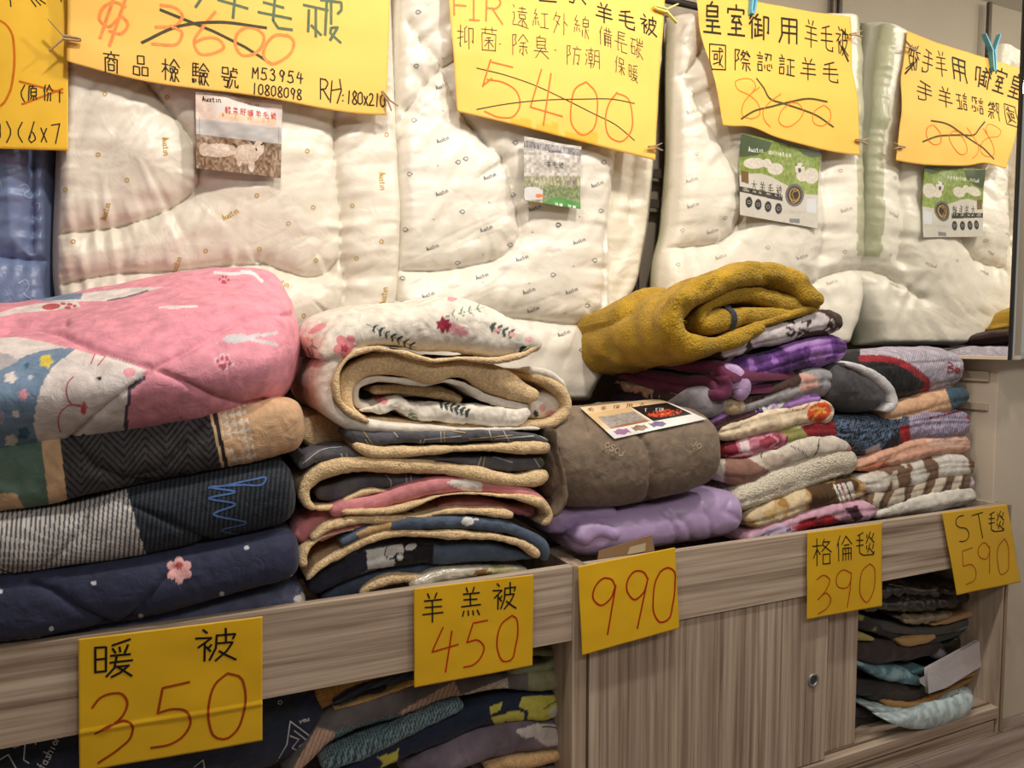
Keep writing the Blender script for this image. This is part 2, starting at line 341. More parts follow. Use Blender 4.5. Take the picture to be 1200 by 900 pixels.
# ------------------------------------------------------------ pen strokes of the hand-written signs (x y pairs on a 100 grid)
GL = {
'被': '22053014;062840281055;25452595;40483258;28553867;522293228834;522250603592;72047245;5445884574705096;577074819596',
'暖': '10201080;102034203480;10503450;10803480;90085018;50265638;66246836;86227838;46449044;44609660;604455753595;58728872;887268884897;60729598',
'羊': '30053820;70056020;15289028;20509050;08729572;50285099',
'羔': '32053818;68056018;18249024;22428042;10629562;50245062;20781592;40784292;60786492;80789092',
'格': '05304530;25052595;25400870;25404258;60085030;551888184850;55289555;55605592;556088608892;55928892',
'倫': '25020840;17301795;60053535;60059535;48387838;42504295;425090509095;58505895;74507495;42709070',
'毯': '40061216;08333833;05554052;2214228040909090;90909578;75055545;72249545;58125826;92108428;75486280;72669488;58555868;92528668',
'毛': '72081822;12428836;08649658;4514458560929592;95929580',
'商': '50025012;08189218;35203030;65207030;18351895;183584358495;42403252;58406852;35603585;356065606585;35856585',
'品': '32083240;320868086840;32406840;10551090;105542554290;10904290;58555890;585590559090;58909090',
'檢': '05303830;22052295;22400565;22403858;68054535;68059835;55358035;48454860;484564456460;48606460;72457260;724590459060;72609060;58664898;57656498;80657298;80759898',
'驗': '10081062;10084008;25082562;10254025;10434043;106045604590;08750892;18751892;28752888;68054535;68059835;55358035;48454860;484564456460;48606460;72457260;724590459060;72609060;58664898;57656498;80657298;80759898',
'號': '10101035;101042104235;10354235;05504850;205018654065;40653595;35952090;68056820;68129012;552292229030;55225060;50604090;60356045;60458845;65606080;60805095;80608090;80909590;95909580',
'皇': '50024012;25152545;251575157545;25307530;25457545;22587858;25748574;50585092;10929092',
'室': '50045014;12181230;121888188530;28387238;45383055;30557055;62457562;50585092;28737273;12929092',
'御': '20050525;22200545;15351595;42082822;30255525;42254282;28456045;42626062;30603082;28856078;68156895;681590159070;90708468',
'用': '20102070;20700895;201088108895;20358835;20608860;53105395',
'國': '08080895;080894089495;08959495;22308030;32423260;324248424860;32604860;25755570;60186070;60708085;78456080;70207826',
'際': '08080895;080832082030;20303045;30451060;55054030;5215701560304050;48255835;75109230;92307218;55458545;48609460;70607095;58705088;82709588',
'認': '22052813;08204020;12323832;12453845;12581285;125836583685;12853685;55109010;90108535;72106040;55256035;50605075;655565788578;78557862;90559568',
'証': '22052813;08204020;12323832;12453845;12581285;125836583685;12853685;55209520;75207585;75509550;58455885;50889888',
'遠': '12051815;083520352060;206010751085;108540859895;45158515;65056530;38309230;48404855;484082408255;48558255;60584080;66656685;66656590;66609285',
'紅': '25051525;15253025;30251545;15454042;25502570;12550875;38554270;55209520;75207580;50809880',
'外': '25051040;22204520;45200895;22404055;70057095;70409055',
'線': '25051525;15253025;30251545;15454042;25502570;12550875;38554270;75057012;60156045;601592159245;60309230;60459245;76457695;58605588;88559060;78609595',
'備': '25051040;17301795;42189518;58055828;78057828;40359735;45354595;52455295;524592459295;52609260;52759275;72457295',
'長': '30053055;30058005;30207520;30357535;05559555;305530923592;50555595;55959595',
'碳': '05154515;25150855;15501585;155038503885;15853885;55055525;552592259205;72027225;50359535;60355090;60504568;80507560;70456590;65905098;68709898',
'抑': '05303530;22052290;22901580;05603850;60104518;45184575;45756065;68156895;681592159270;92708465',
'菌': '08159515;32053225;68056825;12301295;123088308895;12958895;62423846;25557555;50455088;48582878;52587578',
'除': '08080895;080832082030;20303045;30451060;68054035;68059835;55408540;45559555;70407092;70926085;55685085;85659685',
'臭': '45023510;25122555;251275127555;25277527;25417541;25557555;08689268;50582098;52709598;78557862',
'防': '08080895;080832082030;20303045;30451060;70057515;45209820;62205095;62458845;88458090;80907085',
'潮': '08151522;05351242;05851255;22155215;38053830;26302660;263048304860;26454845;26604860;20755575;38603895;64126080;60805295;641292129295;64389238;64629262',
'保': '25051040;17301795;45104535;451088108835;45358835;38559855;68356895;66584585;70589885',
'原': '10109010;10100870;08700295;50104522;30253065;302580258065;30458045;30658065;55655590;55904785;38702888;72708888',
'价': '25050840;17351795;62053540;62059540;52505075;50754295;75507595',
'寸': '05309530;60056090;60904580;25503065', '大': '08389234;50055040;50401095;50409095',
'輕': '08154515;10301060;103042304260;10454545;05754875;25052595;55109510;62206235;75207535;88208835;60609260;76607690;55909890',
'柔': '20108010;50055035;15259025;50405095;10559055;45551590;55559090', '舒': '25050530;25054530;25302560;08454545;10651090;106540654090;55109010;90107030;50459545;72457290;72906085',
'$': '90088505;850550023015;30151535;153550457555;75558070;807040951585;70004098', '0': '500520200850;085020854595;459580808545;854575125005',
'1': '55024598', '2': '102040057015;701570350595;05959592', '3': '152045027015;701565354045;404580607590;759040991090', '4': '400510559555;95559554;70156598',
'5': '90053005;30052045;20456038;603880658590;859045990590', '6': '7005306015854598;459885807060;706045502575',
'7': '05159510;95105098', '8': '851550022020;202030408070;807085904598;459815851570;157050457535;753585158515', '9': '852045022035;203550558535;853585156098',
'R': '20052098;20056008;600885257048;704820502050;40509598', 'F': '20052098;20059005;20458045', 'I': '30057005;50055098;30987098',
'M': '1098200550609005;90059598', 'S': '85105502;550220202040;204060508070;807070955598;55981590', 'T': '05109502;50055598',
'(': '70053040;304030607098', ')': '30057040;704070603098', 'x': '20308095;80302095', ':': '40384442;40784482', '·': '40505550',
'A': '0598400570984060;2565756 5'.replace(' ', ''), 'u': '10501090;109050958550;85508598', 's': '80504055;405570808098;80982095', 't': '50255095;50958595;25507550',
'l': '50055098', 'i': '50505098;48304832', 'n': '10501098;105050458598', 'e': '157585704545;454510705098;50988590', 'B': '20052098;200560088030;803025482548;255085658590;85902098',
'r': '20502098;20658050', 'a': '8050206020908095;80508098', 'g': '8050206030858080;805080981598', 'y': '10504098;90502099', 'o': '504515705095;509585705045', 'c': '855030552085;20858590',
'f': '70055010;50105098;25457545', 'h': '10051098;105080558098', 'J': '70057080;708040981080', 'O': '500510505098;509890505005', 'p': '15501599;155080608080;808015801580',
'X': '10059098;90051098', '-': '20508050',
}
def put(txt, box, slope=0., adv=1.12, jig=2., seed=3, shear=0.):
    """strokes of a line of writing. box = x, y, width, height of the first character in pixels"""
    rnd = random.Random(seed+len(txt)); x0, y0, w_, h_ = box; out = []
    for ch in txt:
        if ch != ' ' and ch in GL:
            for st in GL[ch].split(';'):
                pts = []
                for i in range(0, len(st)-3, 4):
                    a, b = int(st[i:i+2])+rnd.uniform(-jig, jig), int(st[i+2:i+4])+rnd.uniform(-jig, jig)
                    X = x0+a/100*w_-shear*b/100*h_; pts.append((X, y0+b/100*h_+slope*(X-box[0])))
                if len(pts) > 2 and ch in '02356890$SOaceghopsuyB()RJnr': pts = sm(pts, 14)
                out.append(pts)
        x0 += w_*adv
    return out
def PX(x, y, X):
    d = FW+RT*((x-600)/F)+UP*((450-y)/F); return CAM+d*(X/d[0])
BEIGE = (208, 195, 176)
# ------------------------------------------------------------ the room
def struct(o): o['kind'] = 'structure'; return o
FLOORM = wood('grey_brown_vinyl_boards', 'X', (.80, .80, .84))
fl = struct(box('floor', -3.5, 4.6, -3.2, 2.4, -.06, -.004, 'paint', (120, 110, 102), None, 0))
for k in range(54):
    for j in range(3):
        x0 = -.4+j*1.22-(k % 3)*.41; y0 = -2.2+k*.0925
        if y0 > 1.75: continue
        if x0 > 3.6: continue
        box('floor_board', x0, x0+1.217, y0, y0+.0905, -.004, 0.0-(k % 2)*.0004, FLOORM, (0, 0, 0), fl, 0)
struct(box('wall_back', -3.5, 2.9, 2.217, 2.30, 0, 2.8, 'paint', (150, 139, 122), None, 0))
pil = struct(box('wall_right', 2.456, 4.6, 1.55, 2.217, 0, 2.8, 'paint', BEIGE, None, .002))
struct(box('ceiling', -3.5, 4.6, -3.2, 2.3, 2.8, 2.86, 'paint', (225, 220, 210), None, 0))
struct(box('wall_front', -3.5, 4.6, -3.2, -3.1, 0, 2.8, 'paint', (190, 180, 168), None, 0))
for n_, (ya, yb) in enumerate([(435, 447), (472, 481)]):
    a, b = PX(1155, ya, 2.456)[2], PX(1155, yb, 2.456)[2]
    struct(box('trim_%d' % (n_+1), 2.446, 2.456, 1.575, 2.2, b, a, 'paint', (190, 176, 156), None, .002))
# mirror cladding of the pillar: side mirror seen in the photo, front mirror beyond the chrome corner
zb = 1.243
mt = thing('side_mirror', 'tall mirror at the right end reflecting the third hanging white quilt', 'mirror', (2.43, 1.85, zb))
box('mirror_glass', 2.385, 2.389, 1.476, 2.212, zb+.006, 2.78, MIR, None, mt, 0)
box('backing_board', 2.3895, 2.455, 1.480, 2.212, zb+.002, 2.78, 'paint', (160, 148, 130), mt, 0)
box('bottom_trim', 2.383, 2.452, 1.476, 2.212, zb-.006, zb+.006, 'paint', (214, 200, 176), mt, .001)
box('black_edge', 2.382, 2.3895, 1.468, 1.4755, zb-.006, 2.78, 'card', (14, 14, 14), mt, 0)
fm = thing('front_mirror', 'narrow mirror strip with chrome edge at the far right of the photo', 'mirror', (2.6, 1.5, zb))
box('mirror_glass', 2.458, 3.9, 1.500, 1.504, zb+.02, 2.78, MIR, None, fm, 0)
box('chrome_edge', 2.393, 2.405, 1.468, 1.4795, zb, 2.78, MIR, None, fm, .002)
box('bottom_trim', 2.458, 3.9, 1.494, 1.548, zb-.004, zb+.02, 'wire', (200, 205, 210), fm, .002)
box('backing_board', 2.458, 3.9, 1.505, 1.549, zb+.021, 2.78, 'paint', (120, 110, 100), fm, 0)
# ------------------------------------------------------------ the cabinet
ZT, ZR, ZS = .768, .589, .091
xa, xb = P(671, 700, 1.5)[0], P(688, 700, 1.5)[0]
cb = thing('display_cabinet', 'long low wood-grain cabinet with bins on top and sliding doors', 'cabinet', (1.2, 1.85, 0))
box('front_rail', -1.1, xa, 1.500, 1.522, ZR, ZT, WX, None, cb)
box('front_rail', xb, 2.447, 1.500, 1.522, ZR, ZT, WX, None, cb)
box('divider', xa+.0006, xb-.0006, 1.499, 2.2, .05, ZT, WZ, None, cb)
box('bin_floor', -1.1, xa-.0006, 1.524, 2.21, ZR-.01, ZR+.008, WX, None, cb)
box('bin_floor', xb+.0006, 2.4465, 1.524, 2.21, ZR-.01, ZR+.008, WX, None, cb)
box('end_panel', 2.4475, 2.4548, 1.500, 2.2, .0, ZT-.004, WZ, None, cb)
box('end_panel_edge', 2.4645, 2.475, 1.500, 1.549, 0, ZT-.004, 'paint', (150, 130, 108), cb)
box('shelf', -1.1, xa-.0006, 1.50, 2.2, ZS-.038, ZS, WX, None, cb)
box('shelf', xb+.0006, 2.447, 1.50, 2.2, ZS-.038, ZS, WX, None, cb)
box('back_panel', -1.1, 2.447, 2.201, 2.214, 0, ZT, 'paint', (70, 58, 46), cb)
box('plinth', -1.1, 2.44, 1.506, 1.524, 0, .044, WX, None, cb)
x968, x1004, x690 = P(968, 800, 1.508)[0], P(1003, 800, 1.532)[0], P(690, 800, 1.508)[0]
d1 = box('sliding_door', x690, x968, 1.506, 1.522, ZS+.004, ZR-.003, WZ, None, cb)
d2 = box('sliding_door', x968-.3, x1004, 1.530, 1.546, ZS+.004, ZR-.012, WZ, None, cb)
box('door_track', xb+.002, 2.44, 1.524, 1.528, ZS+.0005, ZS+.006, 'paint', (120, 104, 88), cb, 0)
def ring(name, c, R1, R2, col, m, parent, axis=1, n=28, k=10, dish=False):
    V = []
    for i in range(n):
        a = 2*math.pi*i/n
        for j in range(k):
            b = 2*math.pi*j/k; rr = R1+R2*math.cos(b); o = R2*math.sin(b)
            V.append((c[0]+rr*math.cos(a), c[1]+o, c[2]+rr*math.sin(a)))
    Fc = [[i*k+j, ((i+1) % n)*k+j, ((i+1) % n)*k+(j+1) % k, i*k+(j+1) % k] for i in range(n) for j in range(k)]
    return raw(name, V, Fc, col, m, parent)
pc = P(953, 797, 1.505)
ring('finger_pull', pc, .0165, .004, (150, 150, 152), 'wire', d1)
V = [pc+np.array([0, .0008, 0])]+[pc+np.array([.0155*math.cos(a), 0.0, .0155*math.sin(a)]) for a in np.linspace(0, 2*math.pi, 25)[:-1]]
raw('pull_dish', V, [[0, 1+i, 1+(i+1) % 24, 1+(i+1) % 24] for i in range(24)] and [[0, 1+i, 1+(i+1) % 24, 1+(i+2) % 24] for i in range(0, 24, 2)], (92, 90, 88), 'wire', d1)
# ------------------------------------------------------------ hanging rod
yr, zr = 2.09, P(1000, 26, 2.03)[2]-.02
def tube(name, pts, r, col, m, parent=None, n=10):
    pts = np.array(pts, float); t = np.gradient(pts, axis=0); t /= np.linalg.norm(t, axis=1, keepdims=True); V = []
    for p, d in zip(pts, t):
        a = np.cross(d, [0, 0, 1.]) if abs(d[2]) < .9 else np.cross(d, [1., 0, 0]); a /= np.linalg.norm(a); b = np.cross(d, a)
        V += [p+r*(a*math.cos(q)+b*math.sin(q)) for q in np.linspace(0, 2*math.pi, n+1)[:-1]]
    return raw(name, V, gridfaces(len(pts), n, False, True), col, m, parent)
rd = thing('hanging_rack', 'dark metal rack behind the hanging quilts', 'rack', (1, 2.16, .77))
tube('rod', [(-1.2, 2.13, zr), (.6, 2.13, zr), (2.37, 2.13, zr)], .012, (60, 55, 50), 'wire', rd)
for x in (-1.0, 1.47, 2.37):
    tube('post', [(x, 2.185, .78), (x, 2.185, 1.5), (x, 2.185, 2.78)], .011, (92, 84, 74), 'wire', rd)
for z in (P(790, 205, 2.18)[2], P(790, 240, 2.18)[2]):
    box('shelf_bar', .9, 2.38, 2.165, 2.175, z-.02, z+.01, 'wire', (120, 112, 100), rd)
# ------------------------------------------------------------ hanging quilts
def hang(name, left, right, y0, y1, seams, Y0, amp, colf, parent, seed, res=2.0, thick=.07, top_round=False, m='satin', pw=15., sag=0., swing=0.):
    ys = np.arange(y0, y1+.1, res); nv = len(ys); L = np.interp(ys, [a[1] for a in left], [a[0] for a in left]); Rr = np.interp(ys, [a[1] for a in right], [a[0] for a in right])
    k_ = 8; L = np.convolve(np.r_[[L[0]]*k_, L, [L[-1]]*k_], np.ones(2*k_+1)/(2*k_+1), 'valid'); Rr = np.convolve(np.r_[[Rr[0]]*k_, Rr, [Rr[-1]]*k_], np.ones(2*k_+1)/(2*k_+1), 'valid')
    nu = int((Rr-L).max()/res); tt = np.linspace(0, 1, nu); tt = tt+.0*tt
    X = L[None]+(Rr-L)[None]*tt[:, None]; Yp = np.broadcast_to(ys[None], X.shape)
    puff = np.ones(X.shape)*amp
    pk = np.zeros(X.shape); cre = np.zeros(X.shape)
    for s_ in seams:
        ln = sm(s_, 40); d, a, sd = segdist(X, Yp, ln)
        puff = np.minimum(puff, amp*(1-np.exp(-(d/pw)**.75))); cre = np.maximum(cre, np.exp(-(d/2.6)**1.5))
        pk += np.exp(-d/26.)*vn(n3(a/9., d/60., seed*3.+0*a), seed)*.009
    ed = np.minimum(X-L[None], Rr[None]-X); er = np.clip(ed/16., 0, 1); er = np.sqrt(np.clip(1-(1-er)**2, 0, 1))
    wr = vn(n3(X/60., Yp/14., seed*1.+0*X), seed+1)*.004+vn(n3((X+Yp*.8)/16., (Yp-X)/80., 0*X), seed+2)*.0035+vn(n3(X/90., Yp/90., 0*X), seed+4)*.007+vn(n3((X+Yp*.5)/9., (Yp-X*.5)/45., 0*X), seed+3)*.0016
    wr += np.exp(-ed/18.)*vn(n3(X/40., Yp/5., 3+0*X), seed+6)*.004
    # sharp creases fanning across
    c1 = vn(n3((X*.45+Yp)/11., (X-Yp*.4)/70., 5+0*X), seed+7); wr -= np.clip(.16-np.abs(c1), 0, 1)*.016*np.clip(vn(n3(X/80., Yp/60., 0*X), seed+8)+.35, 0, 1)
    H = (puff+pk+wr-.006*cre+.02)*er-.02
    Yw = Y0-H-sag*np.sin(np.linspace(0, 1, nv))[None]
    G = np.zeros((nu, nv, 3)); d = FW+RT*((X[..., None]-600)/F)+UP*((450-Yp[..., None])/F)
    G = CAM+d*(Y0/d[..., 1])[..., None]; G[..., 1] = Yw
    B = G[::-1][::6].copy(); B[..., 1] = Y0+thick-.02*np.random.RandomState(seed).rand()
    e1 = G[-1:].copy(); e1[..., 1] = Y0+thick*.5; e1[..., 0] += .012
    e2 = G[:1].copy(); e2[..., 1] = Y0+thick*.5; e2[..., 0] -= .012
    A = np.concatenate([G, e1, B, e2], 0)
    if top_round:
        T = A[:, :1].repeat(9, 1).copy(); Yc = Y0+thick*.6
        for j, q in enumerate(np.linspace(math.pi*.55, .12, 9)[:9]):
            T[:, j, 2] = A[:, 0, 2]+.035*math.sin(q); T[:, j, 1] = Yc+(A[:, 0, 1]-Yc)*math.cos(q)
        A = np.concatenate([T, A], 1)
    Bt = A[:, -1:].repeat(6, 1).copy(); Yc = Y0+thick*.5
    for j, q in enumerate(np.linspace(.3, math.pi/2, 6)):
        Bt[:, j, 2] = A[:, -1, 2]-.022*math.sin(q); Bt[:, j, 1] = Yc+(A[:, -1, 1]-Yc)*math.cos(q)
    A = np.concatenate([A, Bt], 1)
    n = normals(G)
    if n[..., 1].mean() > 0: n = -n
    S = Surf(G, n); N_u, N_v = A.shape[:2]; px, py = proj(A.reshape(-1, 3)); c = Ctx(); c.x, c.y = px, py; c.W = A.reshape(-1, 3); c.f = np.ones(len(px), bool)
    back = np.zeros((N_u, N_v), bool); back[nu:] = True; c.back = back.ravel()
    c.f = ~c.back
    F_ = gridfaces(N_u, N_v, True, False)
    o = raw(name, A.reshape(-1, 3), F_, colf(c), m, parent); return o, S
CREAM = (226, 219, 204)
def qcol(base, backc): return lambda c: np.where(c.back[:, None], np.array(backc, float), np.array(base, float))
def sheep(x, y, s, fl=1):
    b = [(x+fl*s*a, y+s*q) for a, q in [(-.5, .1), (-.45, -.3), (-.1, -.42), (.3, -.38), (.5, -.1), (.45, .25), (.1, .38), (-.3, .3), (-.5, .1)]]
    return [sm(b, 14), [(x-fl*s*.5, y-s*.1), (x-fl*s*.8, y), (x-fl*s*.62, y+s*.2)], [(x-.2*s, y+.35*s), (x-.2*s, y+.62*s)], [(x+.2*s, y+.35*s), (x+.2*s, y+.6*s)]]
def circ(x, y, r, n=9): return [(x+r*math.cos(a), y+r*math.sin(a)) for a in np.linspace(0, 2*math.pi, n)]
def rot(strokes, x, y, a):
    c, s = math.cos(a), math.sin(a); return [[(x+(p-x)*c-(q-y)*s, y+(p-x)*s+(q-y)*c) for p, q in st] for st in strokes]
def script(txt, x, y, w_, a, h=None): return rot(put(txt, (x-w_*len(txt)*.5, y-(h or w_*1.6)/2, w_, h or w_*1.6), 0, .95, 1, int(x)), x, y, a)

q1 = thing('hanging_quilt', 'cream satin quilt with gold print, widest, hung behind the pink blanket', 'quilt', P(270, 380, 2.1), 'quilts hanging on the wall')
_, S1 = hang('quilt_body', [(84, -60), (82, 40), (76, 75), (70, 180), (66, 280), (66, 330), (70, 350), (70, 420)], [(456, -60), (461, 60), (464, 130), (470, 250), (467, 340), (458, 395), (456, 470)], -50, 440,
     [[(120, 40), (167, 93), (200, 133), (223, 163), (233, 197), (230, 220), (207, 240), (150, 263), (66, 274)], [(66, 334), (130, 322), (200, 318), (256, 312), (305, 310)],
      [(392, 60), (392, 127), (391, 183), (396, 225), (399, 278), (396, 302), (382, 320), (361, 325), (335, 318), (300, 305)], [(399, 300), (404, 330), (392, 372), (350, 400)]], 2.06, .045, qcol(CREAM, (215, 208, 192)), q1, 11)
g = []
for x, y in [(123, 110), (196, 114), (149, 211), (77, 222), (86, 283), (115, 181), (301, 229), (367, 243), (360, 177), (338, 262), (304, 292), (241, 294), (370, 305), (413, 241), (418, 303), (453, 158), (413, 372), (356, 370), (447, 283)]: g.append(circ(x, y, 2.2))
for x, y, a in [(195, 172, 1.5), (123, 247, -1.3), (270, 250, -.5), (449, 213, 1.5), (449, 346, -1.4), (206, 310, -1.2), (330, 330, .4)]: g += script('Austin', x, y, 3.6, a, 8)
ink('gold_print', S1, g, 1.0, (196, 160, 70), q1, step=3)
q2 = thing('hanging_quilt', 'white quilt with small dark sheep print, hung second from left among the white ones', 'quilt', P(600, 440, 2.1), 'quilts hanging on the wall')
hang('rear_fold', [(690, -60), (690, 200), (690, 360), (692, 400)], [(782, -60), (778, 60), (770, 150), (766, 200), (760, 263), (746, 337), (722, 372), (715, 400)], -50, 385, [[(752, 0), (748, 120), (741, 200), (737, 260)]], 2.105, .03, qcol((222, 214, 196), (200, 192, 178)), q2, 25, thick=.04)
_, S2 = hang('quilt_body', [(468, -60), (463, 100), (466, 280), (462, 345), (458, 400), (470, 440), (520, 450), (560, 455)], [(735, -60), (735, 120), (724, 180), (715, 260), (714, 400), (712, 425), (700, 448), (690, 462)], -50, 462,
     [[(477, 30), (515, 82), (540, 132), (567, 167), (587, 187), (603, 240), (608, 260), (607, 280), (593, 297), (543, 313), (503, 318), (466, 317)], [(515, 82), (490, 110), (466, 145)], [(515, 82), (530, 73), (560, 50)],
      [(560, 374), (607, 373), (660, 379), (687, 378), (700, 367), (707, 333), (708, 290), (712, 263), (717, 213), (721, 180)]], 2.06, .05, qcol((226, 220, 208), (205, 198, 184)), q2, 12)
g, g2 = [], []
for i, (x, y) in enumerate([(490, 14), (488, 77), (485, 141), (546, 186), (480, 204), (604, 167), (601, 228), (542, 248), (475, 269), (598, 287), (654, 263), (708, 190), (704, 247), (697, 305), (536, 308), (589, 377), (648, 322), (537, 190), (688, 358), (472, 326), (654, 264), (682, 410)]): g += sheep(x, y, 4.8, 1 if i % 2 else -1)
for x, y in [(519, 163), (518, 225), (574, 206), (570, 267), (507, 289), (627, 243), (679, 282), (565, 323), (620, 340), (502, 345), (612, 302), (700, 215), (661, 390), (518, 100), (670, 340), (625, 362), (688, 380)]: g += script('Austin', x, y, 2.6, -.35, 5.5)
for x, y in [(519, 130), (513, 194), (508, 257), (566, 331), (573, 237), (566, 298), (624, 272), (672, 312), (620, 332), (662, 367), (519, 68), (679, 254)]: g.append([(x-.8, y), (x+.8, y)])
ink('sheep_print', S2, g, .75, (124, 124, 126), q2, step=3)
q3 = thing('hanging_quilt', 'white quilt hung third beside the mirror, behind the mustard blanket', 'quilt', P(900, 380, 2.1), 'quilts hanging on the wall')
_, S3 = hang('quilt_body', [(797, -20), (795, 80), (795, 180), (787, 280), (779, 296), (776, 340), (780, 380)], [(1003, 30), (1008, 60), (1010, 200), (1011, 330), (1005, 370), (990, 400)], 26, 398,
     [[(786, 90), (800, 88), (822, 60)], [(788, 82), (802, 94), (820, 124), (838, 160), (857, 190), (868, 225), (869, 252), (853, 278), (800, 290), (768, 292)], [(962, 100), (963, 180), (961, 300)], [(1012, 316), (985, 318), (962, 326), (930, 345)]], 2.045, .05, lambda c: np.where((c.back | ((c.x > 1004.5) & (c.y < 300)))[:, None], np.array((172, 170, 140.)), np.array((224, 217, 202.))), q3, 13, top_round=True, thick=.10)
g = []
for i, (x, y) in enumerate([(812, 130), (816, 180), (811, 210), (830, 105), (812, 240), (900, 290), (940, 300), (795, 310), (845, 300), (985, 200), (992, 245), (990, 295), (975, 330), (800, 270), (835, 270), (850, 255)]): g += sheep(x, y, 4, 1) if i % 2 else script('Austin', x, y, 2.4, -.3, 5)
ink('faint_print', S3, g, .7, (176, 170, 160), q3, step=3)
# the olive-lined underside layer that shows at its mirror side
hang('olive_lining', [(900, -20), (900, 380)], [(980, 30), (983, 60), (984, 200), (984, 330), (980, 380)], 30, 372, [[(980, 0), (985, 380)]], 2.155, .012, qcol((172, 170, 140), (172, 170, 140)), q3, 31, thick=.04, top_round=True)
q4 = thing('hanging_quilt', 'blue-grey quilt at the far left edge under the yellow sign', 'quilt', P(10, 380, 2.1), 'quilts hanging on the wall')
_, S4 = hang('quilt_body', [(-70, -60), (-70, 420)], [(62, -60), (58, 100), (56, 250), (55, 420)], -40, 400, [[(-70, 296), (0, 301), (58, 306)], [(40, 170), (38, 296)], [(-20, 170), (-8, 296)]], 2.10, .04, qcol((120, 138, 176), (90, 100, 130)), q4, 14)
ink('stitched_scrolls', S4, [sm(st, 16) for st in [[(23, 218), (30, 216), (34, 222), (28, 228), (36, 232), (42, 228)], [(38, 240), (46, 238), (44, 248), (38, 252), (44, 258)], [(22, 332), (30, 328), (34, 336), (28, 344), (36, 350)], [(2, 220), (0, 212), (-6, 208)]]], 1.6, (160, 176, 208), q4)
# care label on the first quilt
lb = paper('care_label', [(462, 352), (481, 357), (478, 371), (458, 366)], 1.99, q2, (225, 220, 210), wave=.001)[0]
# ------------------------------------------------------------ signs
BLK, GRN, RED, ORG = (34, 36, 30), (72, 92, 74), (170, 38, 20), (228, 124, 70)
YT = (240, 190, 92)
def sign(label, quad, Y, col, groups, seed, wave=.006, grp_='hand-written price signs', edge=None, bow=0., thick=.0006, nu=90, nv=70, colf=None, m='paper'):
    c = [P(q[0], q[1], Y if not isinstance(Y, list) else Y[0]) for q in quad]
    t = thing('price_sign', label, 'sign', np.mean(c, 0)-np.array([0, 0, abs(c[0][2]-c[3][2])/2]), grp_)
    o, S = paper('paper_sheet', quad, Y, t, col, m, nu, nv, wave, seed, thick, colf=colf, edge=edge, bow=bow)
    for gname, strokes, w_, cc in groups: ink(gname, S, strokes, w_, cc, t, step=3, off=thick/2+.0006)
    return t, S
A = lambda pts: [(x/3, y/3) for x, y in pts]
C2 = lambda ox, oy, s, pts: [(ox+x/s, oy+y/s) for x, y in pts]
# far left sign
sign('bright yellow sign at the far left edge, partly behind its neighbour', [(-110, -90), (80, -90), (80, 177), (-110, 171)], 2.01, (238, 190, 52),
     [('red_writing', [sm(C2(0, 0, 4.5, [(-60, 130), (-30, 105), (20, 120), (60, 170), (75, 260), (70, 400), (50, 490), (0, 560), (-60, 560)]), 40), C2(0, 0, 4.5, [(105, 430), (330, 490)]), C2(0, 0, 4.5, [(118, 550), (330, 470)])], 2.4, (206, 110, 20)),
      ('black_writing', put('(', C2(0, 0, 4.5, [(100, 445)])[0]+(10, 22))+put('原价', (33, 99, 12, 20), 0, 1.45)+put('0)(6x7', (-9, 141, 11, 26), .02, 1.25)+[C2(0, 0, 4.5, p) for p in ([(55, 0), (58, 35)], [(165, 0), (190, 35)], [(185, -5), (215, 28)], [(205, -5), (240, 20)], [(315, 480), (315, 540)], [(320, -5), (325, 10)])], 1.3, BLK)], 3, wave=.003)
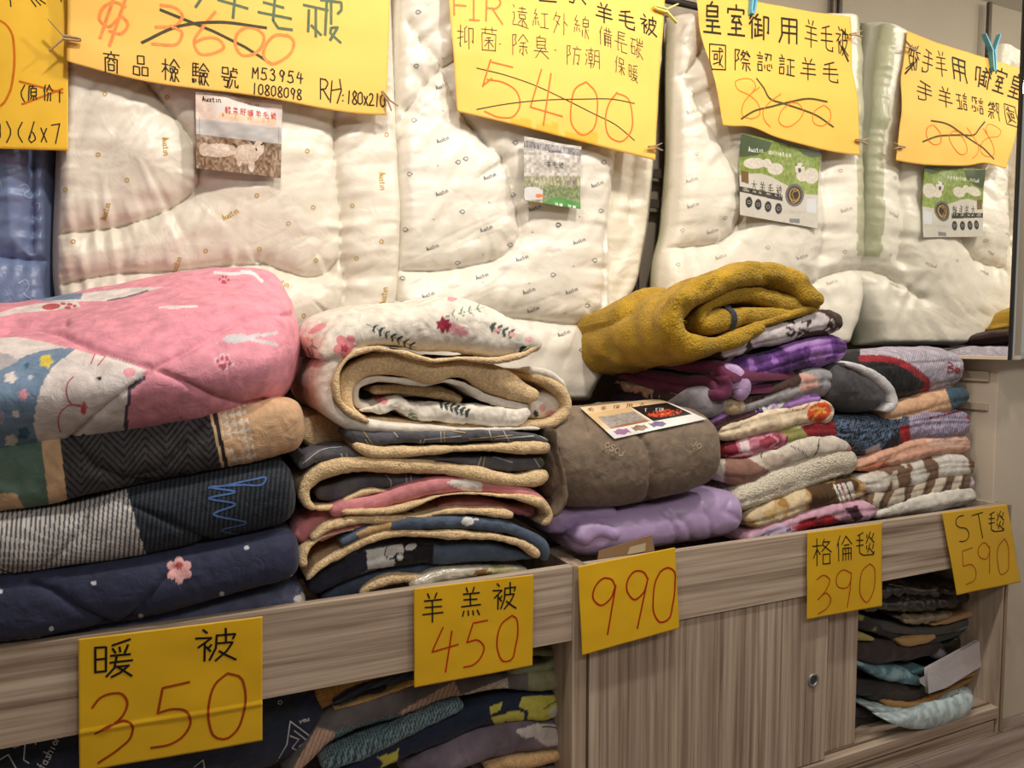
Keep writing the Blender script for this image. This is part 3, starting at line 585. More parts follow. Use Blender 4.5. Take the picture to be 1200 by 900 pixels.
# sign A
SA = C2(0, 0, 3, [(440, 25), (405, 8), (365, 25), (350, 70), (380, 95), (430, 60), (450, 85), (425, 120), (385, 110)])
sign('large pale yellow sign over the gold-print quilt, 3600 crossed out', [(80, -70), (458, -70), (453, 133), (78, 72)], [1.975]*4, YT,
     [('orange_price', [sm(SA, 30), C2(0, 0, 3, [(398, 0), (352, 135)]), C2(0, 0, 3, [(440, 0), (385, 162)]),
        sm(C2(0, 0, 3, [(565, 18), (620, 30), (642, 55), (625, 85), (548, 96)]), 20), sm(C2(0, 0, 3, [(600, 92), (640, 115), (630, 148), (535, 155)]), 20),
        sm(C2(0, 0, 3, [(757, 42), (710, 100), (682, 150), (700, 188), (750, 188), (788, 165), (770, 140), (720, 135), (690, 148)]), 34),
        sm(C2(240, 0, 5, [(320, 175), (250, 160), (190, 200), (180, 270), (220, 325), (280, 320), (335, 270), (345, 210), (310, 170)]), 34),
        sm(C2(240, 0, 5, [(480, 210), (420, 205), (360, 260), (345, 330), (390, 375), (450, 355), (510, 300), (520, 240), (480, 205)]), 34)], 3.4, (234, 142, 76)),
      ('green_writing', [C2(240, 0, 5, p) for p in ([(80, 0), (250, 50)], [(175, 0), (165, 105)], [(345, 15), (460, 45)], [(315, 72), (505, 110)], [(410, 0), (400, 120), (430, 165), (510, 175)], [(580, 30), (720, 60)], [(610, 60), (605, 185)], [(650, 60), (650, 215)], [(625, 150), (680, 205)], [(715, 0), (705, 205)], [(740, 0), (740, 140)], [(680, 0), (800, 15), (800, 60), (780, 80)], [(735, 235), (780, 160), (740, 165), (735, 195), (795, 250)])]+[C2(0, 0, 3, [(705, 0), (688, 25)])], 3.2, (92, 112, 84)),
      ('black_writing', put('商品檢驗號', (120, 58, 21, 27), .13, 1.65, 2)+put('M53954', (295, 78, 8, 14), .11, 1.3)+put('10808098', (295, 97, 6.5, 13), .13, 1.15)+put('R', (373, 91, 13, 26))+[C2(240, 0, 5, p) for p in ([(745, 475), (735, 600)], [(790, 465), (800, 530), (775, 605)], [(745, 530), (800, 520)])]+put(':180x210', (399, 105, 6.6, 16), .1, 1.0), 1.5, BLK),
      ('crossing_out', [C2(0, 0, 3, [(565, 35), (750, 110), (860, 165), (955, 225)]), sm(C2(0, 0, 3, [(500, 150), (620, 95), (760, 78), (935, 98)]), 20)], 3.3, (74, 72, 52))], 4, wave=.007,
     edge=lambda u, v: np.stack([0*u+0*v, 0*u+0*v, -.016*np.sin(u*math.pi)*v-.006*np.sin(u*9)*v], -1))
# sign B
cB = lambda pts: C2(520, 0, 4.2857, pts)
sign('tall yellow sign over the sheep-print quilt, 5400 struck through', [(520, -70), (782, -60), (768, 188), (537, 130)], [1.965, 1.975, 1.975, 1.985], (240, 191, 92),
     [('orange_writing', [cB(p) for p in ([(50, 0), (52, 75)], [(40, -30), (110, -22)], [(50, 25), (110, 30)], [(150, -20), (150, 100)], [(130, 100), (178, 103)], [(130, -25), (178, -22)], [(215, -20), (212, 105)], [(240, 40), (295, 122)])]+[sm(cB([(212, -20), (265, -15), (285, 15), (265, 42), (215, 40)]), 20)], 2.3, ORG),
      ('orange_price', [sm(cB(p), 30) for p in ([(218, 400), (300, 415), (365, 460), (382, 530), (350, 585), (280, 590), (205, 560)], [(715, 412), (665, 440), (640, 530), (650, 640), (700, 680), (745, 655), (770, 560), (760, 460), (715, 412)], [(870, 465), (830, 520), (812, 600), (835, 690), (890, 712), (935, 670), (945, 570), (920, 490), (865, 468)])]+[cB(p) for p in ([(235, 300), (195, 435)], [(240, 312), (345, 338)], [(195, 432), (240, 395)], [(490, 350), (435, 538)], [(435, 538), (595, 585)], [(538, 370), (500, 630)])], 1.9, (232, 112, 50)),
      ('bold_writing', put('羊毛被', (697, 0, 21, 24), .28, 1.25, 2)+[cB(p) for p in ([(480, 3), (565, 10)], [(655, 0), (650, 15), (630, 8)], [(695, 0), (712, 22)])], 1.9, BLK),
      ('fine_writing', put('遠紅外線', (599, 4, 20, 28), .17, 1.2)+put('抑菌', (535, 27, 21, 30), .1, 1.3)+put('·', (582, 45, 8, 14))+put('除臭', (599, 38, 20, 27), .1, 1.25)+put('·', (647, 52, 8, 14))+put('防潮', (663, 51, 18, 25), .15, 1.25)+put('備長碳', (701, 28, 16, 24), .35, 1.15)+put('保暖', (720, 63, 12, 22), .5, 1.3), .95, (60, 60, 48)),
      ('crossing_out', [sm(cB([(165, 342), (300, 375), (460, 430), (600, 495), (760, 575), (860, 625), (957, 705)]), 30), sm(cB([(165, 550), (300, 525), (480, 505), (700, 498), (860, 500), (957, 520)]), 30)], 1.2, (66, 60, 40))], 5, wave=.008,
     colf=lambda c: np.where((((c.x > 599) & (c.x < 622) & (c.y > 139)) | ((c.x > 627) & (c.x < 655) & (c.y > 145)) | ((c.x > 661) & (c.x < 700) & (c.y > 155) & (c.y < 168)))[:, None], np.array((232, 174, 56.)), np.array((240, 191, 92.))))
# sign C
cC = lambda pts: C2(800, 0, 4.736, pts)
sign('yellow sign beside the mirror, wool-quilt writing and 8600 crossed out', [(812, -10), (996, 20), (1008, 179), (848, 147)], [1.97, 1.99, 1.975, 1.965], (240, 186, 84),
     [('bold_writing', put('皇室', (822, 0, 25, 40), .1, 1.12, 1)+put('御用', (877, 13, 26, 33), .13, 1.3, 1)+[cC([(880, 165), (905, 190)]), cC([(880, 260), (918, 340)])], 2.6, (40, 42, 26)),
      ('writing', put('羊毛被', (942, 20, 16, 34), .26, 1.15, 2)+put('國', (830, 49, 21, 34), .06)+put('際認証羊毛', (860, 56, 20, 27), .13, 1.28, 2), 1.7, (40, 42, 28)),
      ('red_price', [sm(cC(p), 34) for p in ([(425, 485), (380, 520), (335, 580), (330, 640), (380, 660), (425, 640), (420, 580), (370, 530), (300, 490), (290, 455), (330, 438), (385, 445), (405, 480), (385, 515)], [(545, 522), (480, 570), (445, 620), (455, 670), (485, 705)], [(600, 570), (545, 620), (535, 680), (570, 705), (630, 680), (668, 620), (640, 575), (600, 570)], [(780, 585), (730, 620), (725, 680), (765, 700), (815, 670), (815, 610), (785, 585)])], 1.1, (226, 104, 30)),
      ('crossing_out', [sm(cC([(410, 437), (450, 490), (480, 545), (560, 575), (650, 605), (740, 640), (835, 705)]), 26), sm(cC([(325, 660), (400, 615), (480, 595), (600, 565), (700, 548), (800, 565)]), 26)], 2.3, (84, 78, 40))], 6, wave=.010,
     edge=lambda u, v: np.stack([0*u+0*v, 0*u+0*v, -.05*np.exp(-((u-.75)/.35)**2)*np.clip(v-.7, 0, 1)+.02*np.exp(-((u-.2)/.12)**2)*np.clip(v-.6, 0, 1)*2], -1))
# lower cards
K3 = lambda ox, oy, pts: C2(ox, oy, 3, pts)
INK = (28, 26, 22)
CY = (226, 178, 30)
sign('largest yellow card on the cabinet rail, reads 350', [(91.5, 749), (307.5, 722), (307.5, 868), (93, 905)], 1.489, CY,
     [('black_writing', put('暖', (107, 750, 50, 47), -.1, jig=1)+put('被', (227, 737, 52, 40), -.06, jig=1), 2.6, INK),
      ('red_price', [sm(K3(0, 600, p), 30) for p in ([(325, 687), (350, 655), (390, 638), (430, 640), (447, 665), (435, 710), (400, 745), (335, 778)], [(335, 778), (400, 745), (440, 733), (465, 750), (460, 790), (420, 830), (347, 880)], [(555, 706), (610, 692), (655, 700), (670, 735), (650, 780), (600, 815), (532, 828)], [(800, 567), (760, 600), (735, 670), (735, 740), (755, 790), (790, 798), (830, 770), (855, 710), (862, 630), (845, 580), (800, 567)])]+[K3(0, 600, [(665, 597), (572, 618), (555, 706)])], 2.8, (160, 62, 16))], 7, wave=.002, thick=.0012, m='card',
     edge=lambda u, v: np.stack([0*u+0*v, -.003*np.exp(-((v-.70)/.012)**2)+0*u, 0*u+0*v], -1))
sign('yellow card on the rail reading 450 in red with three black characters', [(485, 690), (625, 673), (624, 780), (485.5, 806)], 1.489, CY,
     [('black_writing', put('羊', (493, 695, 27, 35), -.1, jig=1)+put('羔', (538, 688, 26, 37), -.1, jig=1)+put('被', (576, 683, 30, 33), -.08, jig=1), 1.9, INK),
      ('red_price', [K3(400, 600, p) for p in ([(357, 405), (318, 492), (410, 465)], [(388, 418), (366, 562)], [(513, 380), (463, 390), (441, 458)])]+[sm(K3(400, 600, p), 26) for p in ([(441, 458), (480, 450), (500, 470), (490, 510), (460, 538), (430, 545)], [(600, 363), (565, 390), (548, 440), (550, 490), (570, 525), (595, 520), (612, 470), (620, 410), (612, 370), (600, 363)])], 1.9, (186, 34, 16))], 8, wave=.0015, thick=.0012, m='card')
sign('yellow card on the rail below the lilac quilt, reads 990', [(677, 664), (791, 641.5), (796, 736), (682, 768)], [1.489, 1.489, 1.478, 1.478], CY,
     [('red_price', [sm(K3(400, 600, p), 30) for p in ([(962, 262), (950, 237), (925, 232), (892, 262), (885, 305), (910, 328), (945, 305), (962, 262)], [(1077, 235), (1060, 210), (1035, 207), (1008, 235), (1003, 275), (1030, 308), (1060, 285), (1077, 235)], [(1120, 210), (1145, 195), (1168, 205), (1172, 250), (1165, 320), (1145, 380), (1120, 388), (1100, 360), (1096, 300), (1105, 240), (1120, 210)])]+[K3(400, 600, [(964, 258), (935, 430)]), K3(400, 600, [(1077, 232), (1040, 408)])], 2.1, (172, 30, 14))], 9, wave=.0015, thick=.0012, m='card')
sign('yellow card on the rail reading 390, over the sliding door', [(946.5, 624), (1034, 612.5), (1033, 710), (945.5, 726)], 1.489, CY,
     [('black_writing', put('格', (951, 630, 24, 35), -.1, jig=1)+put('倫', (979, 628, 20, 31), -.1, jig=1)+put('毯', (1002, 623, 23, 31), -.06, jig=1), 1.4, INK),
      ('red_price', [sm(K3(800, 600, p), 26) for p in ([(470, 238), (495, 222), (515, 235), (505, 270), (475, 308)], [(475, 306), (505, 285), (520, 305), (508, 335), (475, 358)], [(592, 215), (562, 203), (541, 225), (545, 262), (575, 266), (590, 240), (592, 215)], [(657, 182), (635, 200), (622, 250), (628, 300), (645, 318), (665, 290), (675, 230), (670, 192), (657, 182)])]+[K3(800, 600, [(592, 215), (588, 270), (577, 335)])], 1.4, (178, 60, 16))], 10, wave=.0015, thick=.0012, m='card')
sign('tilted yellow card at the right end of the rail, reads 590', [(1104, 601), (1180, 591), (1196, 682), (1121, 697.5)], 1.489, CY,
     [('black_writing', [sm(C2(1080, 570, 10, [(488, 340), (430, 355), (400, 400), (405, 450), (440, 480), (510, 490), (548, 540), (545, 600), (500, 640), (440, 645)]), 26), C2(1080, 570, 10, [(585, 342), (712, 303)]), C2(1080, 570, 10, [(660, 320), (712, 605)])]+put('毯', (1157, 599, 20, 27), -.08, jig=1), 1.3, INK),
      ('red_price', [K3(800, 600, [(1018, 125), (982, 138), (985, 190)])]+[sm(K3(800, 600, p), 26) for p in ([(985, 190), (1015, 185), (1030, 210), (1025, 238), (995, 255)], [(1077, 125), (1060, 107), (1040, 125), (1045, 160), (1065, 165), (1078, 140)], [(1130, 93), (1110, 120), (1107, 180), (1120, 220), (1138, 210), (1145, 160), (1140, 110), (1130, 93)])]+[K3(800, 600, [(1078, 122), (1078, 215)])], 1.3, (186, 76, 16))], 21, wave=.0015, thick=.0012, m='card')
# ------------------------------------------------------------ leaflets on the quilts
def nz(c, sx, sy, s): return vn(n3(c.x/sx, c.y/sy, 0*c.x+s), s)
def sheet_on(name, surf, quad, colf, m, parent, nu=200, nv=150, lift=.004):
    a, b, c, d = [np.array(q, float) for q in quad]; ku, kv = 16, 12; G = np.zeros((ku, kv, 3))
    for i, u in enumerate(np.linspace(0, 1, ku)):
        for j, v in enumerate(np.linspace(0, 1, kv)):
            q = (a*(1-u)+b*u)*(1-v)+(d*(1-u)+c*u)*v; p, n = surf.at(*q); G[i, j] = p+n*lift+np.array([0, 0, .004])
    for _ in range(3):
        H = G.copy(); H[1:-1] = (G[:-2]+G[1:-1]*2+G[2:])/4; G = H.copy(); G[:, 1:-1] = (H[:, :-2]+H[:, 1:-1]*2+H[:, 2:])/4
    iu = np.linspace(0, ku-1, nu); iv = np.linspace(0, kv-1, nv); A = np.stack([[np.interp(iu, range(ku), G[:, j, k]) for k in range(3)] for j in range(kv)], 0)
    B = np.zeros((nu, nv, 3))
    for k in range(3):
        for i in range(nu): B[i, :, k] = np.interp(iv, range(kv), A[:, k, i])
    n = normals(B); n = -n if n[..., 2].mean() < 0 else n
    cc = Ctx(); S = Surf(B, n); cc.x, cc.y = S.px.ravel(), S.py.ravel(); cc.u = np.repeat(np.linspace(0, 1, nu), nv); cc.v = np.tile(np.linspace(0, 1, nv), nu)
    o = raw(name, B, gridfaces(nu, nv), colf(cc), m, parent); so = o.modifiers.new('thickness', 'SOLIDIFY'); so.thickness = .0004; so.offset = 0
    return o, S
def leaf(label, quad, Y, colf, groups, name='product_leaflet', **k):
    c = [P(q[0], q[1], Y if not isinstance(Y, list) else Y[2]) for q in quad]
    t = thing(name, label, 'leaflet', np.mean(c, 0)); o, S = paper('printed_sheet', quad, Y, t, (230, 225, 215), 'card', 180, 160, colf=colf, thick=.0004, **k)
    for gname, strokes, w_, cc in groups: ink(gname, S, strokes, w_, cc, t, 'ink', .0006, 3)
c1 = lambda p: C2(220, 95, 7.5, p)
def col1(c):
    X, Y = (c.x-220)*7.5, (c.y-95)*7.5-(c.x-235)*.9
    n = nz(c, 5, 2.5, 1)[:, None]; r = np.where((Y < 330)[:, None], np.array((222, 200, 186.)), np.array((196, 186, 180.)))
    r = r+n*8; k = inpoly(X, (c.y-95)*7.5, [(200, 190), (560, 195), (820, 260), (820, 400), (270, 330)]); r[k] = (214, 204, 200)
    k = inpoly(X, (c.y-95)*7.5, [(280, 270), (780, 335), (775, 385), (270, 325)]); r[k] = (226, 196, 164)
    g = Y > 470; r[g] = (np.array((128, 100, 74.))+nz(c, 2, 3, 4)[:, None]*46)[g]
    k = (Y > 340) & (Y < 520) & ~g; r[k] = (np.array((176, 172, 170.))+nz(c, 9, 4, 6)[:, None]*14)[k]
    for e in [(270, 610, 160, 60), (150, 600, 50, 60), (520, 640, 115, 85), (625, 590, 48, 62), (560, 740, 28, 60), (455, 700, 25, 50)]:
        k = ell(X, (c.y-95)*7.5, *e); r[k] = (np.array((198, 178, 160.))+nz(c, 2, 2, 9)[:, None]*18)[k]
    return np.clip(r, 0, 255)
leaf('landscape leaflet with brown sheep photo pinned on the gold-print quilt', [(229, 107), (331, 119), (329, 209), (230, 197.5)], 1.992, col1,
     [('script_lettering', put('Austin', (237, 112, 3.7, 6.5), .08, 1.0), .9, (30, 28, 26)), ('red_lettering', put('輕柔舒暖羊毛被', (263.5, 124.5, 7.2, 8.5), .125, 1.23), .85, (200, 82, 66)),
      ('small_lettering', put('FIR WOOL', (287, 119, 2.2, 3), .2, 1.1)+put('BLENDING WOOL QUILT', (260, 132.5, 2.7, 3.6), .13, 1.1, 1), .45, (206, 130, 90)),
      ('fine_lines', [c1([(103, 320), (103, 520)]), c1([(800, 400), (800, 640)]), c1([(140, 110), (500, 145)])], .4, (120, 110, 110)),
      ('sheep_features', [c1([(560, 535), (580, 552)]), c1([(645, 560), (668, 548)]), c1([(600, 595), (605, 610)]), c1([(398, 550), (425, 570)])], 1.6, (50, 42, 40))])
def col2(c):
    X, Y = (c.x-600)*9, (c.y-150)*9; r = np.array((186, 182, 176.))+nz(c, 4, 1.5, 2)[:, None]*26
    k = Y > 230+X*.05; r[k] = (np.array((182, 176, 168.))+nz(c, 3, 3, 5)[:, None]*34)[k]
    k = Y > 510; r[k] = (np.array((150, 148, 118.))+nz(c, 1.6, 3, 7)[:, None]*36)[k]
    k = (Y > 560+X*.1) & (X > 330); r[k] = (np.array((120, 132, 92.))+nz(c, 2, 2, 8)[:, None]*26)[k]
    k = inpoly(X, Y, [(400, 745), (480, 730), (725, 790), (725, 860), (400, 800), (340, 790)]); r[k] = (78, 142, 66)
    k = inpoly(X, Y, [(130, 640), (170, 620), (270, 625), (325, 660), (320, 750), (135, 765)]); r[k] = (206, 204, 206)
    k = ell(X, Y, 285, 715, 40, 22); r[k] = (214, 122, 74)
    k = (Y < 205+(X-135)*.16) & (Y > 130+(X-135)*.16); r[k] = (np.array((128, 122, 124.))+nz(c, 1.2, 3, 3)[:, None]*40)[k]
    k = ell(X, Y, 620, 560, 45, 45); r[k] = (np.array((150, 138, 128.))+nz(c, 1.2, 3, 3)[:, None]*50)[k]
    return np.clip(r, 0, 255)
leaf('small grey-green meadow leaflet stapled below the 5400 sign', [(614, 160), (681, 172), (680, 245), (614, 235)], 1.99, col2,
     [('black_lettering', put('Austin', (643, 175, 2.4, 3.6), .05, 1)+put('羊毛被', (640, 188, 6, 8), .1, 1.2), .6, (60, 60, 66)), ('white_lettering', put('保暖 防潮', (650, 237, 4, 4.2), .16, 1.3), .5, (235, 240, 230))], wave=.004)
def col3(c):
    X, Y = (c.x-860)*7.5, (c.y-150)*7.5; r = np.array((196, 190, 178.))+0*c.x[:, None]+nz(c, 3, 3, 2)[:, None]*3
    g = inpoly(X, Y, [(40, 40), (780, 200), (755, 590), (620, 580), (420, 480), (330, 430), (240, 400), (120, 400), (20, 420)])
    r[g] = (np.array((122, 138, 62.))+nz(c, 1.5, 3, 3)[:, None]*20+((Y-300)/300*18)[:, None])[g]
    k = inpoly(X, Y, [(40, 40), (340, 130), (300, 200), (200, 240), (30, 260)]) | inpoly(X, Y, [(560, 190), (780, 210), (760, 250), (680, 262), (600, 225)]); r[k] = (72, 84, 58)
    for e in [(180, 310, 95, 48), (290, 310, 40, 40), (365, 360, 70, 52), (680, 420, 65, 70), (580, 360, 42, 55), (600, 420, 50, 50)]:
        k = ell(X, Y, *e); r[k] = (np.array((206, 198, 184.))+nz(c, 1.6, 1.6, 9)[:, None]*12)[k]
    k = ell(X, Y, 578, 372, 13, 22) | ell(X, Y, 548, 325, 10, 7) | ell(X, Y, 605, 332, 10, 7); r[k] = (70, 62, 58)
    k = ell(X, Y, 533, 590, 82, 100); r[k] = (100, 96, 92)
    k = ell(X, Y, 533, 590, 62, 78); r[k] = (38, 30, 24); k = ell(X, Y, 533, 588, 50, 62) & ~ell(X, Y, 533, 585, 36, 46); r[k] = (150, 118, 62)
    k = inpoly(X, Y, [(30, 508), (425, 585), (430, 645), (30, 555)]); r[k] = (56, 50, 46)
    for x_, y_ in [(132, 652), (213, 672), (300, 692), (392, 708)]: k = ell(X, Y, x_, y_, 30, 48); r[k] = (48, 46, 46)
    k = inpoly(X, Y, [(64, 370), (130, 388), (130, 492), (64, 472)]); r[k] = (110, 84, 48)
    k = inpoly(X, Y, [(640, 625), (725, 620), (725, 750), (640, 740)]); r[k] = (206, 208, 212)
    k = inpoly(X, Y, [(488, 795), (578, 798), (578, 838), (488, 832)]); r[k] = (120, 120, 120)
    return np.clip(r, 0, 255)
leaf('green leaflet with white sheep in a field, on the quilt beside the mirror', [(868, 156), (962, 178), (958, 268), (867, 252)], 1.99, col3,
     [('script_lettering', put('Austin', (877, 171, 2.9, 6.5), .1, 1.0), .7, (225, 225, 215)), ('white_lettering', put('遠紅外線長毛羊', (900, 176, 3.6, 5), .15, 1.1), .5, (225, 228, 205)),
      ('black_lettering', put('大羊毛被', (880, 210, 7.2, 14), .2, 1.35, 1), .8, (60, 54, 46)), ('ribbon_lettering', put('100% Premium wool quilt'.replace('%', 'o'), (870, 219.5, 1.75, 4.4), .155, 1.15, 1), .4, (225, 220, 205)),
      ('fine_lettering', put('lllll', (874, 247, 2.4, 2), .16, 4.6)+circ(878, 237, 2.4) and [circ(x_, y_, 1.9) for x_, y_ in ((877.6, 237), (888.4, 239.6), (900, 242.3), (912.3, 244.4))]+put('Austin', (925, 245, 2, 4), .1), .5, (190, 186, 176)),
      ('emblem', [sm([(931, 225), (935, 223), (937, 229), (934, 236), (929, 238), (926, 232)], 14), [(931, 222), (928, 228), (931, 234)]], .8, (196, 160, 92))], wave=.004, bow=-.004)
# ------------------------------------------------------------ clothes pegs
def peg(label, x, y, Y, ang, L, col, open_=.22, m='plastic', face=0., group='clothes pegs'):
    """two sprung arms and a wire coil; ang = direction of the handles in the picture plane"""
    p = P(x, y, Y); t = thing('clothes_peg', label, 'peg', p, group); s = L*depth_of(p)/F
    ax = np.array([math.cos(ang), 0, math.sin(ang)]); nn = np.array([-math.sin(ang), 0, math.cos(ang)]); yv = np.array([0, 1., 0])
    for sg in (-1, 1):
        V = []; prof = [(-.55, .02, .05), (-.45, .05, .055), (-.1, .06, .06), (.05, .05, .06), (.45, .05+open_*.5, .05), (.55, .05+open_*.62, .04)]
        for d, o, th in prof:
            for a_, b_ in ((-1, -1), (1, -1), (1, 1), (-1, 1)): V.append(p+ax*d*s+nn*sg*(o+b_*th*.55)*s+yv*a_*.07*s)
        Fc = [[i*4+j, i*4+(j+1) % 4, i*4+4+(j+1) % 4, i*4+4+j] for i in range(5) for j in range(4)]+[[0, 1, 2, 3], [20, 21, 22, 23]]
        o = raw('arm', V, Fc, col, m, t, False); b = o.modifiers.new('b', 'BEVEL'); b.width = .0006; b.segments = 2
    tube('spring', [p+nn*q*s+yv*.085*s*math.cos(k*1.6) for k, q in enumerate(np.linspace(-.16, .16, 9))], .0009, (150, 150, 150), 'wire', t, 6)
WD = (172, 142, 106)
peg('wooden peg at the left edge of the 3600 sign', 76, 44, 1.962, math.pi, 30, WD, .9)
peg('wooden peg at the lower right corner of the 3600 sign', 455, 117, 1.965, -.85, 22, WD, .3)
peg('pale yellow peg at the top right of the 5400 sign', 780, 12, 1.962, -.05, 30, (226, 214, 96), .5)
peg('wooden peg at the lower right edge of the 5400 sign', 768, 172, 1.962, .1, 18, WD, .3)
peg('wooden peg at the upper right corner of the sign beside the mirror', 1003, 40, 1.965, .2, 18, WD, .25)
peg('wooden peg at the lower right edge of the sign beside the mirror', 1010, 165, 1.965, 0, 18, WD, .25)
peg('light blue peg clipped on top of the sign beside the mirror', 884, -8, 1.965, 1.42, 46, (96, 168, 190), .5)
# ------------------------------------------------------------ colours and prints of the folded bedding
SH = (228, 198, 154)
def nzw(c, s, k): return vn(c.W*s, k)
def mottled(base, other, s=30, k=1, th=.0): return lambda c: np.where((nzw(c, s, k) > th)[:, None], np.array(other, float), np.array(base, float))
def blend(c, A, B, t): return np.array(A, float)*(1-t[:, None])+np.array(B, float)*t[:, None]
def zone(poly): return lambda c: inpoly(c.x, c.y, poly) & c.f
def spot(*e): return lambda c: ell(c.x, c.y, *e) & c.f
def line(pts, w_, smooth=True):
    L = sm(pts, 24) if smooth and len(pts) > 2 else pts
    return lambda c: (segdist(c.x, c.y, L)[0] < w_/2) & c.f
def stripes(deg, per, duty, A, B, x0=0):
    ca, sa = math.cos(math.radians(deg)), math.sin(math.radians(deg))
    return lambda c: np.where(((((c.x-x0)*ca+c.y*sa)/per) % 1 < duty)[:, None], np.array(A, float), np.array(B, float))
def cam3(cols, s=18, k=0):
    def f(c):
        n = vn(c.W*s, k)+.4*vn(c.W*s*2.6, k+3); r = np.zeros((len(n), 3)); q = np.linspace(-.45, .45, len(cols)+1)[1:-1]
        i = np.searchsorted(q, n); return np.array(cols, float)[i]
    return f
G3_, G4_ = 'folded blankets in the stack below the mustard fleece', 'folded blankets in the far right stack'
def front(sp): return P(sp[len(sp)//2][0], sp[len(sp)//2][1]+sp[len(sp)//2][2]/2, 1.75)
def bed(name, label, cat, group, pieces, base):
    """pieces: (part name, spine, Y, depth, material, colour fn, options)"""
    t = thing(name, label, cat, base, group); out = []
    for k, (pn, sp, Y, D, m, cf, op) in enumerate(pieces):
        op = dict(op); op.setdefault('seed', k+len(label))
        if group in (G3_, G4_) and pn == 'cover' and 'grooves' not in op:
            q = .10+.16*((len(label)*7) % 3-1); g_ = [[(a[0], a[1]+a[2]*q) for a in sp]]
            if len(label) % 2: g_.append([(a[0], a[1]-a[2]*.22+1) for a in sp[1:]])
            op.update(grooves=g_, gd=.006, gs=1.7); op.setdefault('lump', .008); op['wr'] = .0036
        out.append(slab(pn, sp, Y, D, m, cf, t, **op))
    return t, out
def flower(x, y, r, n=5, a0=0., w_=.42):
    def f(c):
        a = np.arctan2(c.y-y, c.x-x); d = np.hypot(c.x-x, c.y-y); return (d < r*(.68+.32*np.abs(np.cos((a-a0)*n/2)))) & c.f
    return f
def paw(x, y, s, rot_=0.):
    c_, s_ = math.cos(rot_), math.sin(rot_); o = []
    for a, b, rx, ry in [(0, .25, .62, .5), (-.95, -.35, .26, .34), (-.35, -.95, .26, .36), (.35, -.95, .26, .36), (.95, -.35, .26, .34)]:
        o.append(spot(x+s*(a*c_-b*s_), y+s*(a*s_+b*c_), rx*s, ry*s, rot_))
    return lambda c: np.any([q(c) for q in o], axis=0)
# ============================================================ left stack: velvet quilts
G1 = 'folded quilts in the left stack'
# pink cat quilt
c4 = lambda p: C2(0, 300, 3, p)
PKW, PKB = (226, 216, 214), (116, 140, 168)
pink_rules = [
 (zone(c4([(-60, 290), (60, 285), (150, 300), (250, 325), (330, 345), (440, 370), (510, 400), (500, 430), (455, 470), (440, 620), (280, 655), (150, 672), (-60, 700)])), PKW),
 (zone(sm(c4([(-60, 450), (40, 375), (140, 335), (260, 330), (190, 385), (150, 450), (125, 540), (120, 610), (135, 668), (-60, 700)]), 50)), PKB),
 (zone(c4([(-60, 330), (30, 345), (70, 370), (0, 400), (-60, 440)])), (176, 172, 178)),
 (line(c4([(508, 428), (455, 468), (440, 620)]), 4, False), (78, 66, 84)),
 (zone(c4([(500, 425), (450, 460), (465, 470)])), (78, 66, 84)),
 (spot(*c4([(455, 410)])[0], 7, 6), (232, 160, 172)),
 (spot(*c4([(348, 431)])[0], 2.8, 2.4), (26, 24, 30)), (spot(*c4([(294, 633)])[0], 3, 2.2), (26, 24, 30)),
 (zone(sm(c4([(290, 512), (303, 520), (306, 540), (296, 558), (284, 555), (286, 530), (290, 512)]), 20)), (206, 84, 92)),

 (flower(*c4([(163, 370)])[0], 8.5), (226, 204, 84)), (flower(*c4([(37, 428)])[0], 7.5), PKW), (flower(*c4([(107, 425)])[0], 3.4), (190, 205, 215)), (flower(*c4([(82, 487)])[0], 6.5), (222, 156, 172)),
 (flower(*c4([(57, 555)])[0], 4.6), PKW), (flower(*c4([(84, 623)])[0], 8), (54, 96, 124)), (flower(*c4([(93, 385)])[0], 3.6), (54, 96, 124)), (flower(*c4([(40, 650)])[0], 8), PKW), (spot(*c4([(0, 570)])[0], 5, 8), (160, 160, 178)),
 (paw(*c4([(785, 382)])[0], 10, .2), (214, 196, 204)), (paw(*c4([(785, 382)])[0], 8, .2), (176, 76, 92)), (paw(*c4([(787, 88)])[0], 5, .1), (176, 76, 92)),
 (spot(*c4([(830, 290)])[0], 15, 5.5, -.05), (206, 200, 206)), (line(c4([(865, 285), (975, 270)]), 3.6), (206, 200, 206)), (line(c4([(865, 288), (972, 312)]), 4), (206, 200, 206)), (line(c4([(755, 290), (765, 300), (760, 308)]), 1), (206, 200, 206)),
 (line(c4([(755, 58), (830, 62), (880, 55)]), 3.4), (232, 222, 226)), (line(c4([(850, 55), (890, 62), (920, 88)]), 4), (232, 222, 226)),
 (line(c4([(562, 182), (600, 177), (640, 178), (692, 177)]), 2.6), (236, 216, 222)), (spot(*c4([(610, 180)])[0], 10, 2.2), (236, 216, 222)),
 (zone(c4([(130, 150), (300, 130), (450, 112), (585, 108), (500, 130), (380, 158), (200, 160)])), PKW), (zone(c4([(120, 152), (200, 135), (290, 130), (285, 152), (150, 158)])), PKB),
 (line(c4([(380, 156), (440, 145), (520, 122)]), 2, True), (120, 112, 120)),
 (zone(c4([(-20, 205), (60, 180), (145, 165), (270, 160), (285, 180), (150, 195), (60, 200), (-20, 220)])), PKW), (spot(*c4([(180, 178)])[0], 11, 3.6, -.1), (190, 84, 92)), (spot(*c4([(222, 168)])[0], 3.4, 1.6), (190, 84, 92)), (spot(*c4([(245, 170)])[0], 3.4, 1.8), (190, 84, 92)), (spot(*c4([(238, 182)])[0], 4, 1.8), (190, 84, 92)), (spot(*c4([(262, 176)])[0], 2.6, 1.6), (190, 84, 92)),
]
def pinkcol(c):
    r = grp((226, 150, 168), *pink_rules)(c); return r
